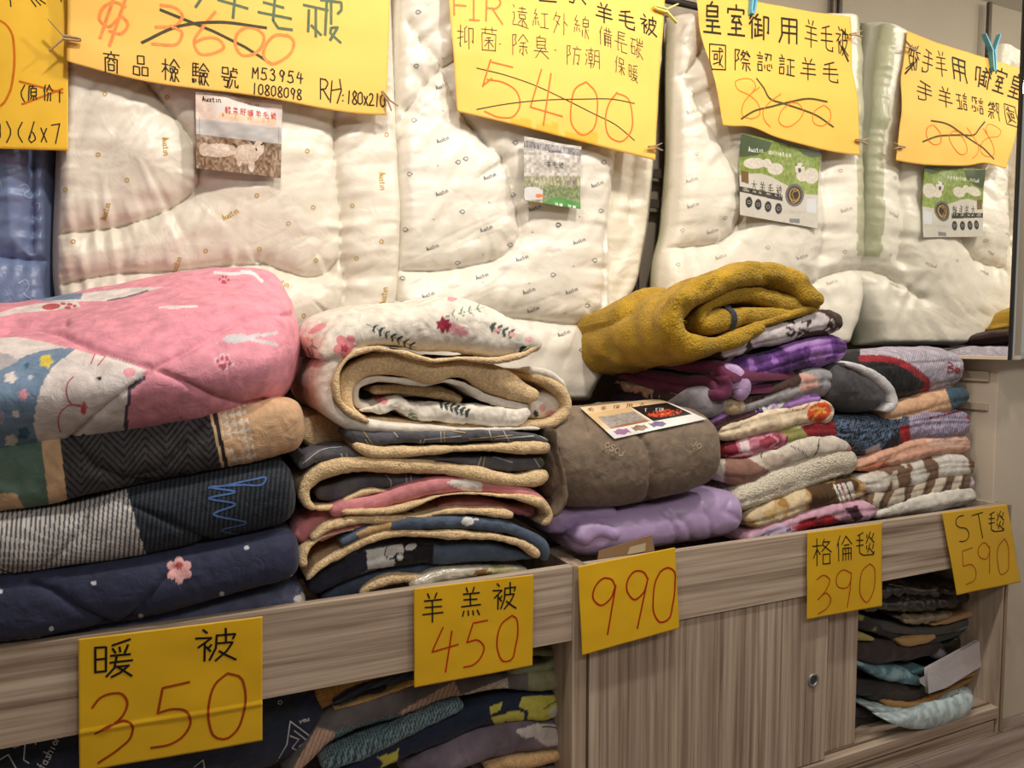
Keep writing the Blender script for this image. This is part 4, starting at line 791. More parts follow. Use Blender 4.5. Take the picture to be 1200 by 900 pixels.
gl = [c4([(-60, 240), (60, 232), (200, 265), (330, 325), (440, 365), (540, 392)]), c4([(540, 390), (640, 340), (760, 270), (830, 225), (920, 195), (1030, 205)]), c4([(540, 392), (640, 440), (760, 500), (860, 525), (930, 510)]), c4([(540, 390), (450, 470), (330, 570), (250, 645)]), c4([(-60, 300), (40, 250), (150, 240), (230, 232)])]
t = thing('folded_quilt', 'pink velvet quilt with white cat face, top of the left stack', 'quilt', P(150, 525, 1.72), G1)
rows = [
 [(-128, 450, 1.74), (-110, 500, 1.98), (60, 470, 1.98), (150, 462, 1.98), (235, 450, 1.98), (295, 440, 1.95), (325, 430, 1.90), (343, 418, 1.80)],
 [(-128, 450, 1.74), (-110, 548, 1.70), (60, 530, 1.66), (150, 517, 1.65), (235, 502, 1.66), (300, 484, 1.68), (326, 470, 1.70), (342, 450, 1.72)],
 [(-128, 450, 1.74), (-110, 534, 1.50), (60, 520, 1.50), (150, 508, 1.50), (235, 492, 1.50), (305, 474, 1.53), (338, 455, 1.58), (349, 430, 1.66)],
 [(-128, 450, 1.74), (-110, 475, 1.43), (60, 465, 1.43), (150, 452, 1.43), (240, 438, 1.44), (318, 425, 1.48), (345, 415, 1.56), (352, 404, 1.66)],
 [(-128, 450, 1.74), (-110, 420, 1.52), (60, 405, 1.52), (150, 392, 1.51), (235, 378, 1.52), (310, 370, 1.55), (338, 370, 1.60), (350, 385, 1.68)],
 [(-128, 450, 1.74), (-110, 385, 1.70), (60, 370, 1.70), (140, 355, 1.70), (230, 338, 1.70), (300, 334, 1.72), (330, 342, 1.73), (346, 366, 1.74)],
 [(-128, 450, 1.74), (-110, 368, 1.90), (45, 350, 1.90), (125, 337, 1.88), (205, 320, 1.86), (270, 312, 1.86), (316, 318, 1.85), (340, 350, 1.80)],
 [(-128, 450, 1.74), (-110, 380, 2.0), (45, 365, 2.0), (125, 352, 2.0), (205, 342, 2.0), (270, 336, 1.98), (310, 345, 1.95), (338, 372, 1.86)],
]
_, SP = loft('cover', rows, 'velvet', pinkcol, t, 400, 400, True, .006, .0015, 4, gl, .011, 3.6)
ink('pink_lines', SP, [sm(c4(p), 16) for p in ([(285, 528), (250, 518), (235, 480), (240, 445), (258, 425)], [(285, 522), (240, 525), (210, 555), (205, 590), (213, 618)], [(320, 380), (334, 345)], [(345, 385), (372, 352)])], 1.2, (204, 92, 100), t, 'velvet', .001, 3)
raw('end_fold', *(lambda q: (q, [[0, 1, 2, 3]]))([P(342, 440, 1.72), P(345, 420, 1.70), P(346, 400, 1.72), P(343, 425, 1.78)]), (206, 130, 148), 'velvet', t)
# green / zigzag / tan
def zig(c):
    X, Y = c.x, c.y
    r = np.broadcast_to(np.array((206, 168, 132.)), (len(X), 3)).copy(); b1 = 72+(Y-530)*.12; b2 = 249+(Y-500)*.22
    d = (Y+.13*X)+np.abs(((X-70) % 50)-25)*1.15; k = (X > b1) & (X < b2); zz = ((d/9.2) % 1) < .36
    r[k & c.f] = np.where(zz[:, None], np.array((22, 22, 26.)), np.array((70, 68, 70.)))[k & c.f]; r[k & ~c.f] = (60, 60, 62)
    k = (X < b1) & (X > b1-22); r[k] = (204, 168, 130); k = X < b1-22; r[k] = (88, 112, 98); k = (X < 10+(Y-560)*.5) & (Y > 578); r[k] = (204, 168, 130)
    k = (X > b2) & (X < b2+9); r[k] = (214, 180, 140); k = (X > b2+3.5) & (X < b2+8.5); r[k] = (36, 32, 36)
    u_ = (X-b2-12)/8.5; v_ = (Y+.16*X-20)/10.5; k = (X > b2+11) & (X < b2+44) & ((u_ % 1) > np.abs((v_ % 1)*2-1)) & (vn(n3(X/14, Y/14, 0*X), 3) > -.35); r[k & c.f] = (226, 212, 196)
    return r
bed('folded_quilt', 'green, dark zigzag and tan quilt, second from top of the left stack', 'quilt', G1, [('cover', [(-110, 572, 78), (0, 562, 82), (100, 545, 80), (200, 528, 76), (290, 512, 72), (362, 498, 66)], 1.475, .46, 'velvet', zig,
    dict(k=22, lump=.006, wr=.002, gd=.010, gs=5, nose=.8, grooves=[c4([(250, 640), (330, 740), (440, 790), (560, 760), (700, 600)]), c4([(440, 790), (560, 800), (640, 780)])]))], P(150, 600, 1.7))
# striped
def strip_(c):
    b = 150+(c.y-580)*.30; L = c.x < b; s = ((c.x+.08*c.y)/5.6) % 1 < .42
    A = np.where(s[:, None], np.array((84, 84, 92.)), np.array((200, 195, 192.))); B = np.where((((c.x+.1*c.y)/5.6) % 1 < .45)[:, None], np.array((48, 56, 66.)), np.array((16, 22, 32.)))
    r = np.where(L[:, None], A, B); r[~c.f & L] = (150, 146, 144); r[~c.f & ~L] = (34, 40, 52); return r
t, o = bed('folded_quilt', 'grey-white and black striped quilt with a blue scribble, third down in the left stack', 'quilt', G1, [('cover', [(-110, 650, 66), (0, 643, 74), (80, 634, 76), (160, 618, 82), (240, 600, 86), (300, 588, 86), (352, 578, 78)], 1.478, .46, 'velvet', strip_,
    dict(k=22, lump=.005, wr=.0015, nose=.8, gd=.008, gs=4, grooves=[c4([(430, 870), (470, 880), (640, 960), (800, 1035), (1000, 1010)]), c4([(300, 920), (270, 985), (200, 1060), (140, 1110), (60, 1110), (-60, 1090)]), c4([(140, 1110), (200, 1140)])]))], P(150, 690, 1.7))
ink('blue_scribble', o[0][1], [sm(C2(0, 560, 3.333, [(815, 40), (870, 32), (1000, 5), (1040, 0), (1035, 15), (940, 28), (820, 38), (920, 55), (815, 80), (920, 103), (835, 140), (962, 175), (865, 203), (985, 230), (865, 250), (975, 245)]), 90)], 2.2, (74, 108, 168), t, 'velvet', .0012)
ink('black_piping', o[0][1], [sm(C2(0, 560, 3.333, [(-40, 335), (0, 355), (60, 375), (140, 382), (180, 385)]), 30)], 1.6, (24, 24, 30), t, 'velvet', .001)
# navy with blossom
nav = [(spot(*c4([(330, 850)])[0], 1, 1), (0, 0, 0))]
def navy(c):
    r = np.broadcast_to(np.array((48, 52, 78.)), (len(c.x), 3)).copy()
    for x, y in [(110, 683), (60, 737), (165, 722), (260, 696), (289, 642), (343, 676), (0, 693)]: r[spot(x, y, 3, 2.7)(c)] = (206, 208, 218)
    r[flower(210, 668, 16, 6, .5)(c)] = (232, 178, 178); r[flower(210, 663, 5, 6)(c)] = (204, 96, 100)
    r[line([(98, 741), (112, 738), (122, 735), (130, 731)], 1.2)(c)] = (160, 166, 190); return r
bed('folded_quilt', 'navy quilt with a pink blossom, fourth down in the left stack', 'quilt', G1, [('cover', [(-110, 726, 80), (0, 718, 84), (90, 706, 82), (180, 690, 78), (270, 670, 72), (355, 650, 62)], 1.485, .46, 'velvet', navy,
    dict(k=24, lump=.005, wr=.0015, nose=.8, gd=.011, gs=5, grooves=[C2(0, 560, 3.333, [(120, 405), (200, 440), (300, 510), (430, 575)]), C2(0, 560, 3.333, [(680, 350), (620, 430), (540, 520), (480, 580)])]))], P(150, 740, 1.7))
bed('folded_quilt', 'faded blue-grey quilt, bottom of the left stack behind the rail', 'quilt', G1, [('cover', [(40, 768, 40), (150, 752, 44), (230, 735, 44), (300, 718, 44), (360, 702, 40)], 1.528, .44, 'velvet', grp((86, 90, 116), (spot(352, 702, 8, 5), (206, 200, 196)), (line([(353, 694), (360, 702), (357, 712)], 1.2), (230, 228, 220))), dict(k=24, lump=.004))], P(200, 770, 1.75))
# ============================================================ sherpa stack
G2 = 'sherpa blankets in the middle stack'
a_ = lambda p: cr(340, 340, 3.53, p)
b_ = lambda p: cr(340, 540, 3.53, p)
def leafy(x, y, ang, n, L, w_=1.5):
    out = []; ca, sa = math.cos(ang), math.sin(ang)
    out.append(line([(x, y), (x+L*ca, y+L*sa)], .8, False))
    for i in range(n):
        t_ = (i+1)/(n+1); px_, py_ = x+L*t_*ca, y+L*t_*sa
        for sg in (-1, 1): out.append(spot(px_+3.4*math.cos(ang+sg*.9), py_+3.4*math.sin(ang+sg*.9), 4.2, w_*.85, ang+sg*.9))
    return lambda c: np.any([q(c) for q in out], axis=0)
FG = (52, 72, 62)
FLW = [(leafy(430, 380, .45, 7, 64), FG), (leafy(545, 419, .3, 8, 32, 1.9), FG), (leafy(462, 421, .5, 0, 1), FG), (leafy(568, 380, .35, 4, 38, 2.2), (70, 84, 74)), (leafy(605, 405, .6, 3, 24, 2.4), (44, 60, 52)), (leafy(366, 398, 1.6, 5, 40, 1.3), (92, 104, 84)), (leafy(520, 372, -.25, 4, 50, 1.1), (110, 128, 104)), (leafy(360, 440, 1.3, 4, 40, 1.2), (84, 92, 76)),
 (flower(405, 406, 15, 5, .3), (224, 138, 146)), (flower(404, 408, 5, 5), (180, 72, 90)), (spot(532, 385, 19, 6, .35), (226, 160, 168)), (flower(520, 381, 9.5, 7), (148, 34, 62)), (spot(582, 387, 4, 2.6), (230, 170, 176)), (spot(600, 392, 4, 3), (230, 170, 176)), (spot(620, 398, 5, 3), (236, 180, 184)), (spot(372, 385, 12, 4, -.5), (226, 150, 156)), (spot(381, 448, 6, 5), (226, 170, 172)), (spot(530, 350, 6, 3), (226, 150, 160)),
 (leafy(440, 465, .1, 0, 1), FG), (leafy(510, 470, .35, 6, 44, 2.), (50, 66, 58)), (leafy(480, 480, 1.2, 4, 22, 1.6), (110, 134, 104)), (spot(446, 468, 9, 5, .5), (222, 140, 144)), (flower(660, 468, 6, 6), (140, 28, 56)), (spot(645, 485, 6, 4), (222, 160, 166)), (spot(628, 485, 3, 4), (60, 60, 56)), (spot(650, 493, 3, 3), (60, 66, 60)), (spot(636, 478, 4, 4), (226, 160, 166))]
floral = grp((226, 218, 206), *FLW)
def twotone(cf, k=.25):   # dye changes from the printed face to the sherpa lining at the rim
    return cf
shc = lambda c: np.broadcast_to(np.array(SH, float), (len(c.x), 3))*(1+.06*vn(c.W*40, 2)[:, None])
def fpz(c):
    r = floral(c); k = c.x < 372+0*c.y; w_ = np.clip((396-c.x)/46, 0, 1)*(c.y > 395); return blend(c, (0, 0, 0), (0, 0, 0), w_)+r*(1-w_[:, None]*.0)+np.array([4., -38, -42])*w_[:, None]
bed('sherpa_blanket', 'white floral sherpa blanket, loosely rolled on top of the middle stack', 'blanket', G2, [
 ('cover', [(374, 420, 16), (392, 408, 34), (433, 392, 34), (467, 387, 36), (504, 389, 48), (540, 386, 58), (575, 392, 52), (612, 400, 34), (637, 405, 14)], 1.51, .42, 'velvet', fpz, dict(k=30, lump=.009, wr=.003, bulge=.035, nose=.9)),
 ('rim', a_([(1045, 225, 22), (950, 275, 32), (860, 290, 24), (720, 284, 22), (580, 290, 18), (450, 256, 20), (330, 245, 20), (232, 288, 22), (192, 370, 22), (205, 460, 22), (290, 530, 22), (330, 545, 12)]), 1.508, .30, 'sherpa', shc, dict(k=40, lump=.003)),
 ('cover_side', a_([(330, 222, 28), (215, 262, 52), (150, 350, 76), (155, 460, 70), (240, 540, 50), (420, 572, 34), (700, 580, 26), (1040, 574, 18)]), 1.52, .44, 'velvet', fpz, dict(k=40, lump=.006, wr=.002)),
 ('lining', a_([(1040, 440, 60), (930, 410, 118), (830, 365, 120), (745, 325, 96), (680, 330, 76), (600, 345, 90), (500, 310, 96), (390, 300, 100), (290, 335, 88), (232, 410, 76), (255, 490, 44), (330, 530, 20)]), 1.53, .40, 'sherpa', shc, dict(k=36, lump=.007, wr=.002)),
 ('inner_face', a_([(990, 485, 20), (900, 470, 30), (800, 440, 30), (700, 385, 30), (640, 375, 24), (550, 385, 36), (440, 372, 40), (340, 372, 44), (280, 400, 40), (285, 470, 46), (340, 490, 60)]), 1.545, .36, 'velvet', floral, dict(k=30, lump=.004)),
 ('inner_lining', a_([(340, 415, 40), (450, 410, 44), (560, 420, 46), (650, 430, 50), (720, 460, 40)]), 1.585, .30, 'sherpa', shc, dict(k=20)),
 ('inner_fold', a_([(290, 500, 40), (370, 495, 66), (450, 475, 80), (520, 505, 100), (620, 510, 88), (740, 520, 86), (850, 525, 76), (950, 525, 60), (1000, 500, 50)]), 1.535, .36, 'velvet', floral, dict(k=26, lump=.009, wr=.004, wf=40)),
 ('end_lining', a_([(1000, 350, 40), (1080, 385, 38), (1135, 430, 34), (1150, 490, 34), (1100, 545, 30), (1000, 560, 26), (700, 562, 30), (450, 550, 34), (320, 535, 30)]), 1.555, .36, 'sherpa', shc, dict(k=40)),
 ('end_cover', a_([(990, 330, 22), (1070, 348, 22), (1135, 395, 20), (1158, 440, 14)]), 1.56, .38, 'velvet', floral, dict(k=20)),
 ('end_roll', a_([(985, 480, 90), (1050, 480, 120), (1110, 470, 100), (1140, 470, 60)]), 1.575, .30, 'velvet', floral, dict(k=10, lump=.008))], P(500, 502, 1.72))
PLAID = [([(428, 515), (438, 528)], 0, 2), ([(497, 515), (540, 511)], 0, 1.4), ([(498, 501), (545, 507)], 1, 1.4), ([(516, 502), (517, 520)], 0, 1.6), ([(520, 502), (521, 520)], 1, 1.6), ([(572, 502), (578, 520)], 0, 1.6), ([(588, 502), (596, 516)], 0, 1.6), ([(550, 514), (600, 510)], 1, 1.6), ([(580, 514), (625, 511)], 0, 1.4), ([(625, 508), (642, 516)], 0, 1.6), ([(460, 505), (466, 512)], 0, 1.2), ([(493, 515), (492, 521)], 0, 1.2), ([(497, 516), (496, 522)], 0, 1.2),
        ([(355, 543), (378, 527), (400, 524)], 0, 1.8), ([(370, 540), (375, 549)], 0, 1.3), ([(376, 540), (381, 549)], 0, 1.3), ([(400, 532), (402, 541)], 0, 1.3), ([(406, 532), (408, 541)], 1, 1.3), ([(564, 536), (560, 546)], 0, 1.3), ([(568, 536), (566, 546)], 1, 1.6), ([(578, 536), (600, 542)], 0, 1.3), ([(626, 538), (634, 550)], 0, 1.6), ([(632, 536), (640, 546)], 1, 1.3), ([(452, 557), (458, 564), (457, 574)], 0, 1.6), ([(476, 557), (477, 574)], 0, 1.4), ([(481, 557), (483, 572)], 0, 1.4), ([(425, 505), (440, 525)], 1, 1.6)]
def plaid_lines(t, S, lo, hi):
    for cc, col in ((0, (176, 176, 176)), (1, (170, 148, 104))):
        q = [sm(p, 12) if len(p) > 2 else p for p, k_, w_ in PLAID if k_ == cc and lo <= p[0][1] < hi]
        if q: ink('plaid_lines', S, q, 1.5, col, t, 'velvet', .001, 3, True)['kind'] = 'stuff'
def plaid(c):
    r = np.broadcast_to(np.array((92, 91, 98.)), (len(c.x), 3))*(1+.12*vn(c.W*35, 4)[:, None])
    return r
t, o = bed('sherpa_blanket', 'flat dark-grey plaid sherpa blanket, directly under the floral roll', 'blanket', G2, [
 ('cover', a_([(235, 590, 50), (300, 612, 66), (450, 610, 64), (640, 606, 62), (800, 602, 60), (950, 608, 54), (1075, 628, 44)]), 1.515, .42, 'velvet', plaid, dict(k=26, lump=.004)),
 ('lining', a_([(262, 640, 26), (330, 668, 44), (450, 672, 44), (600, 664, 36), (760, 656, 34), (900, 655, 44), (1000, 655, 50), (1085, 655, 44)]), 1.512, .42, 'sherpa', shc, dict(k=30, lump=.004)),
 ('lining_flap', a_([(70, 650, 110), (140, 590, 150), (220, 600, 120), (285, 630, 60)]), 1.60, .36, 'sherpa', lambda c: shc(c)*.96, dict(k=12, lump=.006))], P(500, 534, 1.72))
plaid_lines(t, o[0][1], 0, 523)
t, o = bed('sherpa_blanket', 'dark-grey plaid sherpa blanket looped at its left end, third in the middle stack', 'blanket', G2, [
 ('cover', a_([(40, 740, 30), (90, 700, 56), (180, 678, 56), (300, 685, 50), (450, 700, 30), (620, 702, 36), (760, 715, 54), (900, 722, 56), (1060, 715, 56)]), 1.53, .42, 'velvet', plaid, dict(k=30)),
 ('lining', a_([(110, 912, 34), (72, 880, 44), (62, 830, 56), (110, 775, 64), (190, 738, 62), (290, 722, 60), (380, 728, 60), (500, 734, 66), (650, 742, 64), (800, 768, 50), (930, 790, 46), (1020, 782, 62), (1078, 765, 50)]), 1.515, .42, 'sherpa', shc, dict(k=40, lump=.005)),
 ('inner_cover', a_([(110, 850, 60), (190, 845, 76), (270, 815, 68), (360, 798, 64), (480, 792, 52), (580, 790, 30)]), 1.54, .36, 'velvet', plaid, dict(k=16)),
 ('inner_rim', a_([(100, 905, 22), (180, 900, 22), (260, 858, 20), (330, 835, 20), (430, 832, 18), (520, 826, 14)]), 1.528, .30, 'sherpa', shc, dict(k=26))], P(500, 565, 1.72))
plaid_lines(t, o[0][1], 523, 552); plaid_lines(t, o[2][1], 552, 600)
PKS = (206, 132, 138)
pk = grp(PKS, (zone(sm(b_([(640, 85), (700, 78), (780, 76), (795, 100), (790, 130), (740, 128), (690, 112), (640, 85)]), 30)), (226, 214, 208)), (zone(b_([(130, 260), (150, 285), (105, 335), (90, 320)])), (40, 34, 38)))
bed('sherpa_blanket', 'rose-pink sherpa blanket in the middle stack, below the plaid ones', 'blanket', G2, [
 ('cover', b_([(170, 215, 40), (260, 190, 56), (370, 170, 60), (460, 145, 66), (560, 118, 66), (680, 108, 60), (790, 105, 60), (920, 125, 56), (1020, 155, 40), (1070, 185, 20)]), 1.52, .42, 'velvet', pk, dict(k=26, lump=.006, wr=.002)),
 ('lining', b_([(215, 215, 16), (320, 212, 20), (420, 208, 22), (520, 182, 24), (620, 150, 26), (700, 140, 28), (850, 145, 28), (980, 160, 30), (1062, 195, 34), (1078, 235, 34), (1050, 270, 30)]), 1.508, .40, 'sherpa', shc, dict(k=40)),
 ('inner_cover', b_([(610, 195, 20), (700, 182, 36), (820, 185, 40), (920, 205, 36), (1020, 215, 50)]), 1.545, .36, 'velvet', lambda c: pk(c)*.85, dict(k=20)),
 ('inner_lining', b_([(90, 330, 24), (150, 285, 24), (230, 255, 30), (360, 245, 32), (520, 238, 30), (680, 212, 34), (800, 214, 32), (930, 230, 30)]), 1.512, .38, 'sherpa', shc, dict(k=40)),
 ('left_fold', b_([(30, 330, 60), (80, 275, 110), (160, 240, 90), (240, 235, 50)]), 1.55, .40, 'velvet', pk, dict(k=12, lump=.008, wr=.004)),
 ('left_cover', b_([(120, 330, 20), (190, 290, 34), (280, 270, 30), (400, 258, 14)]), 1.525, .36, 'velvet', pk, dict(k=20)),
 ('rim', b_([(55, 440, 18), (62, 380, 22), (110, 330, 22), (200, 300, 18), (270, 285, 14)]), 1.515, .36, 'sherpa', shc, dict(k=30))], P(500, 610, 1.72))
DB = (78, 92, 112)
dog = grp(DB, (zone(b_([(270, 300), (330, 270), (420, 250), (415, 292), (330, 315), (290, 320)])), (196, 160, 110)), (spot(*b_([(735, 250, 1)])[0][:2], 7, 5.5), (214, 214, 210)), (spot(*b_([(770, 240, 1)])[0][:2], 3, 1.4), (214, 214, 210)))
dogi = grp(DB, (zone(b_([(60, 480), (300, 370), (320, 380), (320, 450), (90, 600)])), (36, 38, 54)), (zone(b_([(315, 370), (470, 340), (475, 430), (320, 450)])), (208, 206, 204)), (zone(b_([(465, 340), (595, 345), (590, 430), (430, 436), (440, 400), (470, 380)])), (20, 20, 24)), (spot(*b_([(452, 402, 1)])[0][:2], 6.5, 7), (20, 20, 24)), (spot(*b_([(455, 398, 1)])[0][:2], 3.5, 4.5), (190, 188, 186)), (spot(*b_([(500, 355, 1)])[0][:2], 7, 4, -.4), (214, 212, 210)), (line(b_([(400, 355, 1), (392, 390, 1), (410, 405, 1), (430, 405, 1)]) and [(453.3, 640.6), (451, 650.5), (456.2, 654.7), (461.8, 654.7)], 1.2), (30, 30, 34)))
bed('sherpa_blanket', 'slate-blue sherpa blanket with a black and white dog print, in the middle stack', 'blanket', G2, [
 ('cover', b_([(210, 345, 22), (290, 305, 34), (380, 275, 44), (480, 262, 50), (620, 258, 48), (760, 262, 50), (900, 280, 52), (1000, 320, 50), (1058, 370, 46), (1062, 420, 36)]), 1.512, .42, 'velvet', dog, dict(k=40, lump=.004)),
 ('lining', b_([(72, 500, 30), (130, 440, 40), (220, 385, 42), (320, 335, 44), (430, 308, 46), (560, 308, 42), (720, 312, 40), (880, 325, 40), (990, 360, 36), (1035, 400, 26)]), 1.51, .40, 'sherpa', shc, dict(k=40)),
 ('inner_cover', b_([(85, 550, 70), (160, 500, 100), (260, 440, 110), (380, 402, 96), (500, 388, 88), (640, 388, 84), (800, 385, 70), (920, 392, 60), (1020, 402, 30)]), 1.53, .40, 'velvet', dogi, dict(k=30, lump=.005))], P(500, 664, 1.72))
bed('sherpa_blanket', 'dark blue sherpa blanket half hidden behind the rail, bottom of the middle stack', 'blanket', G2, [
 ('cover', b_([(130, 590, 60), (240, 545, 90), (350, 500, 80), (480, 462, 56), (620, 445, 44), (800, 430, 40)]), 1.555, .40, 'velvet', grp((70, 82, 102)), dict(k=24, lump=.006)),
 ('lining', b_([(290, 560, 26), (330, 525, 34), (400, 498, 36), (480, 488, 30), (560, 492, 18)]), 1.54, .30, 'sherpa', shc, dict(k=16))], P(450, 700, 1.75))
bed('bagged_blanket', 'cream patterned blanket in a clear bag behind the 450 card', 'blanket', 'blankets in clear bags on top', [
 ('film_and_cloth', b_([(500, 530, 50), (600, 495, 60), (720, 470, 60), (860, 458, 50), (990, 458, 34)]), 1.53, .30, 'bag', grp((188, 180, 162), (spot(*b_([(800, 460, 1)])[0][:2], 12, 4, -.2), (132, 98, 50)), (spot(*b_([(880, 450, 1)])[0][:2], 18, 5), (208, 202, 150))), dict(k=16, lump=.006, wr=.003))], P(560, 680, 1.7))
# ============================================================ comforter and lilac quilt
c5 = lambda p: C2(640, 440, 4.092, p)
t, o = bed('folded_comforter', 'thick taupe-brown comforter with a leaflet lying on it', 'comforter', None, [
 ('cover', [(650, 545, 96), (700, 548, 112), (750, 548, 112), (800, 540, 104), (857, 528, 84)], 1.50, .47, 'velvet', grp((124, 108, 92)), dict(k=16, lump=.008, wr=.002, bulge=.012, nose=1., ext=(0, .03), gd=.012, gs=3.5, grooves=[c5([(380, 200), (440, 260), (490, 340), (512, 420), (505, 540), (480, 640)]), c5([(180, 200), (200, 260)])])),
 ('piping', [(652, 503, 5), (655, 530, 5), (662, 560, 5), (660, 592, 5), (651, 606, 4)], 1.502, .30, 'velvet', (112, 96, 80), dict(k=30))], P(750, 606, 1.72))
ink('embroidered_logo', o[0][1], [rot(put('OSOJ', (705, 521, 6.2, 8), 0, 1.05, 0), 716, 530, .50)[i] for i in range(len(put('OSOJ', (705, 521, 6.2, 8), 0, 1.05, 0)))]+rot(put('JO', (810, 517, 6, 8), 0, 1.05, 0), 816, 521, .5), 1.5, (166, 150, 128), t, 'velvet', .0012)
ink('small_embroidery', o[0][1], rot(put('NARTUREEN', (700, 530, 2.6, 3.6), 0, 1.15, 0), 714, 535, .62)+rot(put('NARTU', (806, 524, 2.4, 3.4), 0, 1.15, 0), 812, 527, .6), .7, (158, 142, 120), t, 'velvet', .0012)
def col4(c):
    X, Y = c.u, c.v; r = np.broadcast_to(np.array((222, 218, 214.)), (len(X), 3)).copy()
    k = (Y < .24); r[k] = (224, 196, 158); k = (X < .52) & (Y > .2) & (Y < .72); r[k] = (206, 176, 132)
    k = (X > .07) & (X < .5) & (Y > .34) & (Y < .66); r[k] = (np.array((150, 142, 136.))+nz(c, 3, 1, 3)[:, None]*22)[k]; k = (X > .07) & (X < .5) & (Y >= .66) & (Y < .72); r[k] = (150, 96, 60)
    k = (X > .54) & (X < .97) & (Y > .20) & (Y < .74); r[k] = (30, 22, 24); k = ell(X, Y, .76, .55, .19, .13) & (nz(c, 2, 2, 8) > -.3); r[k] = (176, 60, 34); k = ell(X, Y, .76, .55, .17, .09) & (nz(c, 1.5, 1.5, 9) > .3); r[k] = (214, 110, 60)
    for x, cc in ((.14, (156, 104, 150)), (.34, (130, 96, 72)), (.54, (108, 96, 136))): k = (np.abs(X-x) < .075) & (np.abs(Y-.85) < .075+.02*np.sin(X*60)); r[k] = cc
    return r
lt = thing('bedding_leaflet', 'leaflet with bedroom photo and red panel lying on the taupe comforter', 'leaflet', P(750, 500, 1.62))
_, SL = sheet_on('printed_sheet', o[0][1], [(680, 481), (773, 470), (827, 494), (719, 517)], col4, 'card', lt)
ink('brown_title', SL, rot(put('毛羊保用大', (688, 478, 8, 5), -.1, 1.9), 720, 478, 0), .8, (110, 70, 40), lt, step=2)
ink('white_title', SL, put('THE FIR', (755, 479, 3, 4), -.04, 1.1), .7, (200, 200, 200), lt, step=2)
LIL = (176, 152, 196)
bed('folded_quilt', 'plain lilac satin quilt under the taupe comforter', 'quilt', None, [
 ('cover', [(672, 636, 34), (720, 632, 50), (770, 622, 54), (815, 614, 54), (850, 608, 56), (880, 600, 50)], 1.54, .44, 'satin', (180, 156, 200), dict(k=14, lump=.005, wr=.002, gd=.006, gs=3, wf=16, grooves=[c5([(550, 640), (600, 690), (628, 760), (620, 830)]), c5([(600, 650), (680, 720), (700, 800)]), c5([(740, 620), (790, 700), (795, 800)]), c5([(880, 600), (860, 650), (930, 690)])])),
 ('rolled_end', c5([(0, 0)]) and [(640, 618, 22), (668, 612, 36), (700, 612, 40), (730, 608, 30)], 1.56, .40, 'satin', (168, 144, 190), dict(k=10, lump=.007, wr=.004)),
 ('tucked_fold', [(682, 640, 26), (690, 626, 30), (705, 622, 22), (730, 630, 16)], 1.528, .30, 'satin', (178, 154, 198), dict(k=8, lump=.006, wr=.003))], P(760, 655, 1.72))
t = thing('cardboard_box', 'small brown cardboard flap with clear tape behind the 990 card', 'box', P(735, 660, 1.527))
q = [P(700, 660, 1.526), P(768, 650, 1.526), P(764, 627, 1.531), P(702, 646, 1.529)]
V = [v for v in q]+[v+np.array([0, .003, 0]) for v in q]; raw('cardboard', V, BF, (142, 112, 78), 'paper', t, False)
q = [P(735, 650, 1.5245), P(756, 646, 1.5245), P(757, 636, 1.527), P(738, 641, 1.5265)]; raw('clear_tape', q, [[0, 1, 2, 3]], (186, 168, 140), 'card', t)
# ============================================================ right stack
G3 = 'folded blankets in the stack below the mustard fleece'
r1 = lambda p: cr(700, 290, 4, p)
MU = (184, 146, 40)
must = lambda c: np.array(MU, float)*(1+.10*vn(c.W*30, 3)[:, None])
t, o = bed('fleece_blanket', 'mustard-yellow fleece blanket rolled on top of the right stack', 'blanket', None, [
 ('outer_fold', r1([(800, 372, 40), (690, 415, 80), (580, 450, 96), (480, 450, 110), (410, 410, 130), (385, 340, 140), (430, 250, 130), (540, 175, 110), (660, 125, 110), (780, 102, 104), (890, 112, 110), (980, 165, 110), (1045, 235, 80), (1072, 262, 40)]), 1.56, .52, 'fleece', must, dict(k=60, ext=(0, -.17), lump=.010, wr=.004, seed=3, lf=14, gd=.007, gs=4, grooves=[[(783, 330), (760, 365), (765, 400)], [(805, 320), (783, 355), (785, 402)], [(835, 312), (808, 340), (800, 372)], [(868, 306), (842, 322), (828, 345)], [(755, 345), (738, 372), (742, 396)], [(890, 312), (898, 330), (912, 336)]])),
 ('middle_fold', r1([(490, 370, 50), (520, 290, 70), (610, 230, 80), (720, 215, 80), (830, 235, 84), (930, 265, 90), (1010, 270, 90), (1060, 265, 60)]), 1.585, .40, 'fleece', must, dict(k=30, ext=(0, -.15), lump=.007)),
 ('inner_roll', r1([(495, 365, 80), (560, 345, 116), (660, 325, 112), (780, 310, 86), (900, 310, 70), (950, 305, 40)]), 1.578, .40, 'fleece', must, dict(k=12, ext=(0, -.15), lump=.006)),
 ('lower_fold', r1([(640, 400, 40), (760, 365, 46), (860, 335, 44), (950, 305, 50), (1040, 275, 46)]), 1.572, .40, 'fleece', must, dict(k=20, ext=(0, -.15))),
 ('left_fold', r1([(110, 330, 150), (230, 320, 220), (330, 310, 280), (420, 300, 300)]), 1.80, .26, 'fleece', must, dict(k=6, lump=.012, wr=.004, ext=(0, -.1)))], P(840, 415, 1.8))
ink('strap', o[2][1], [sm(r1([(608, 283, 0), (640, 320, 0), (632, 372, 0)]) and [(852, 361), (858.5, 367), (860, 375), (858, 383)], 14)], 8, (46, 50, 60), t, 'velvet', .004)
BW = (60, 40, 32)
bwc = cam3([BW, BW, (206, 196, 196), (212, 202, 200)], 14, 8)
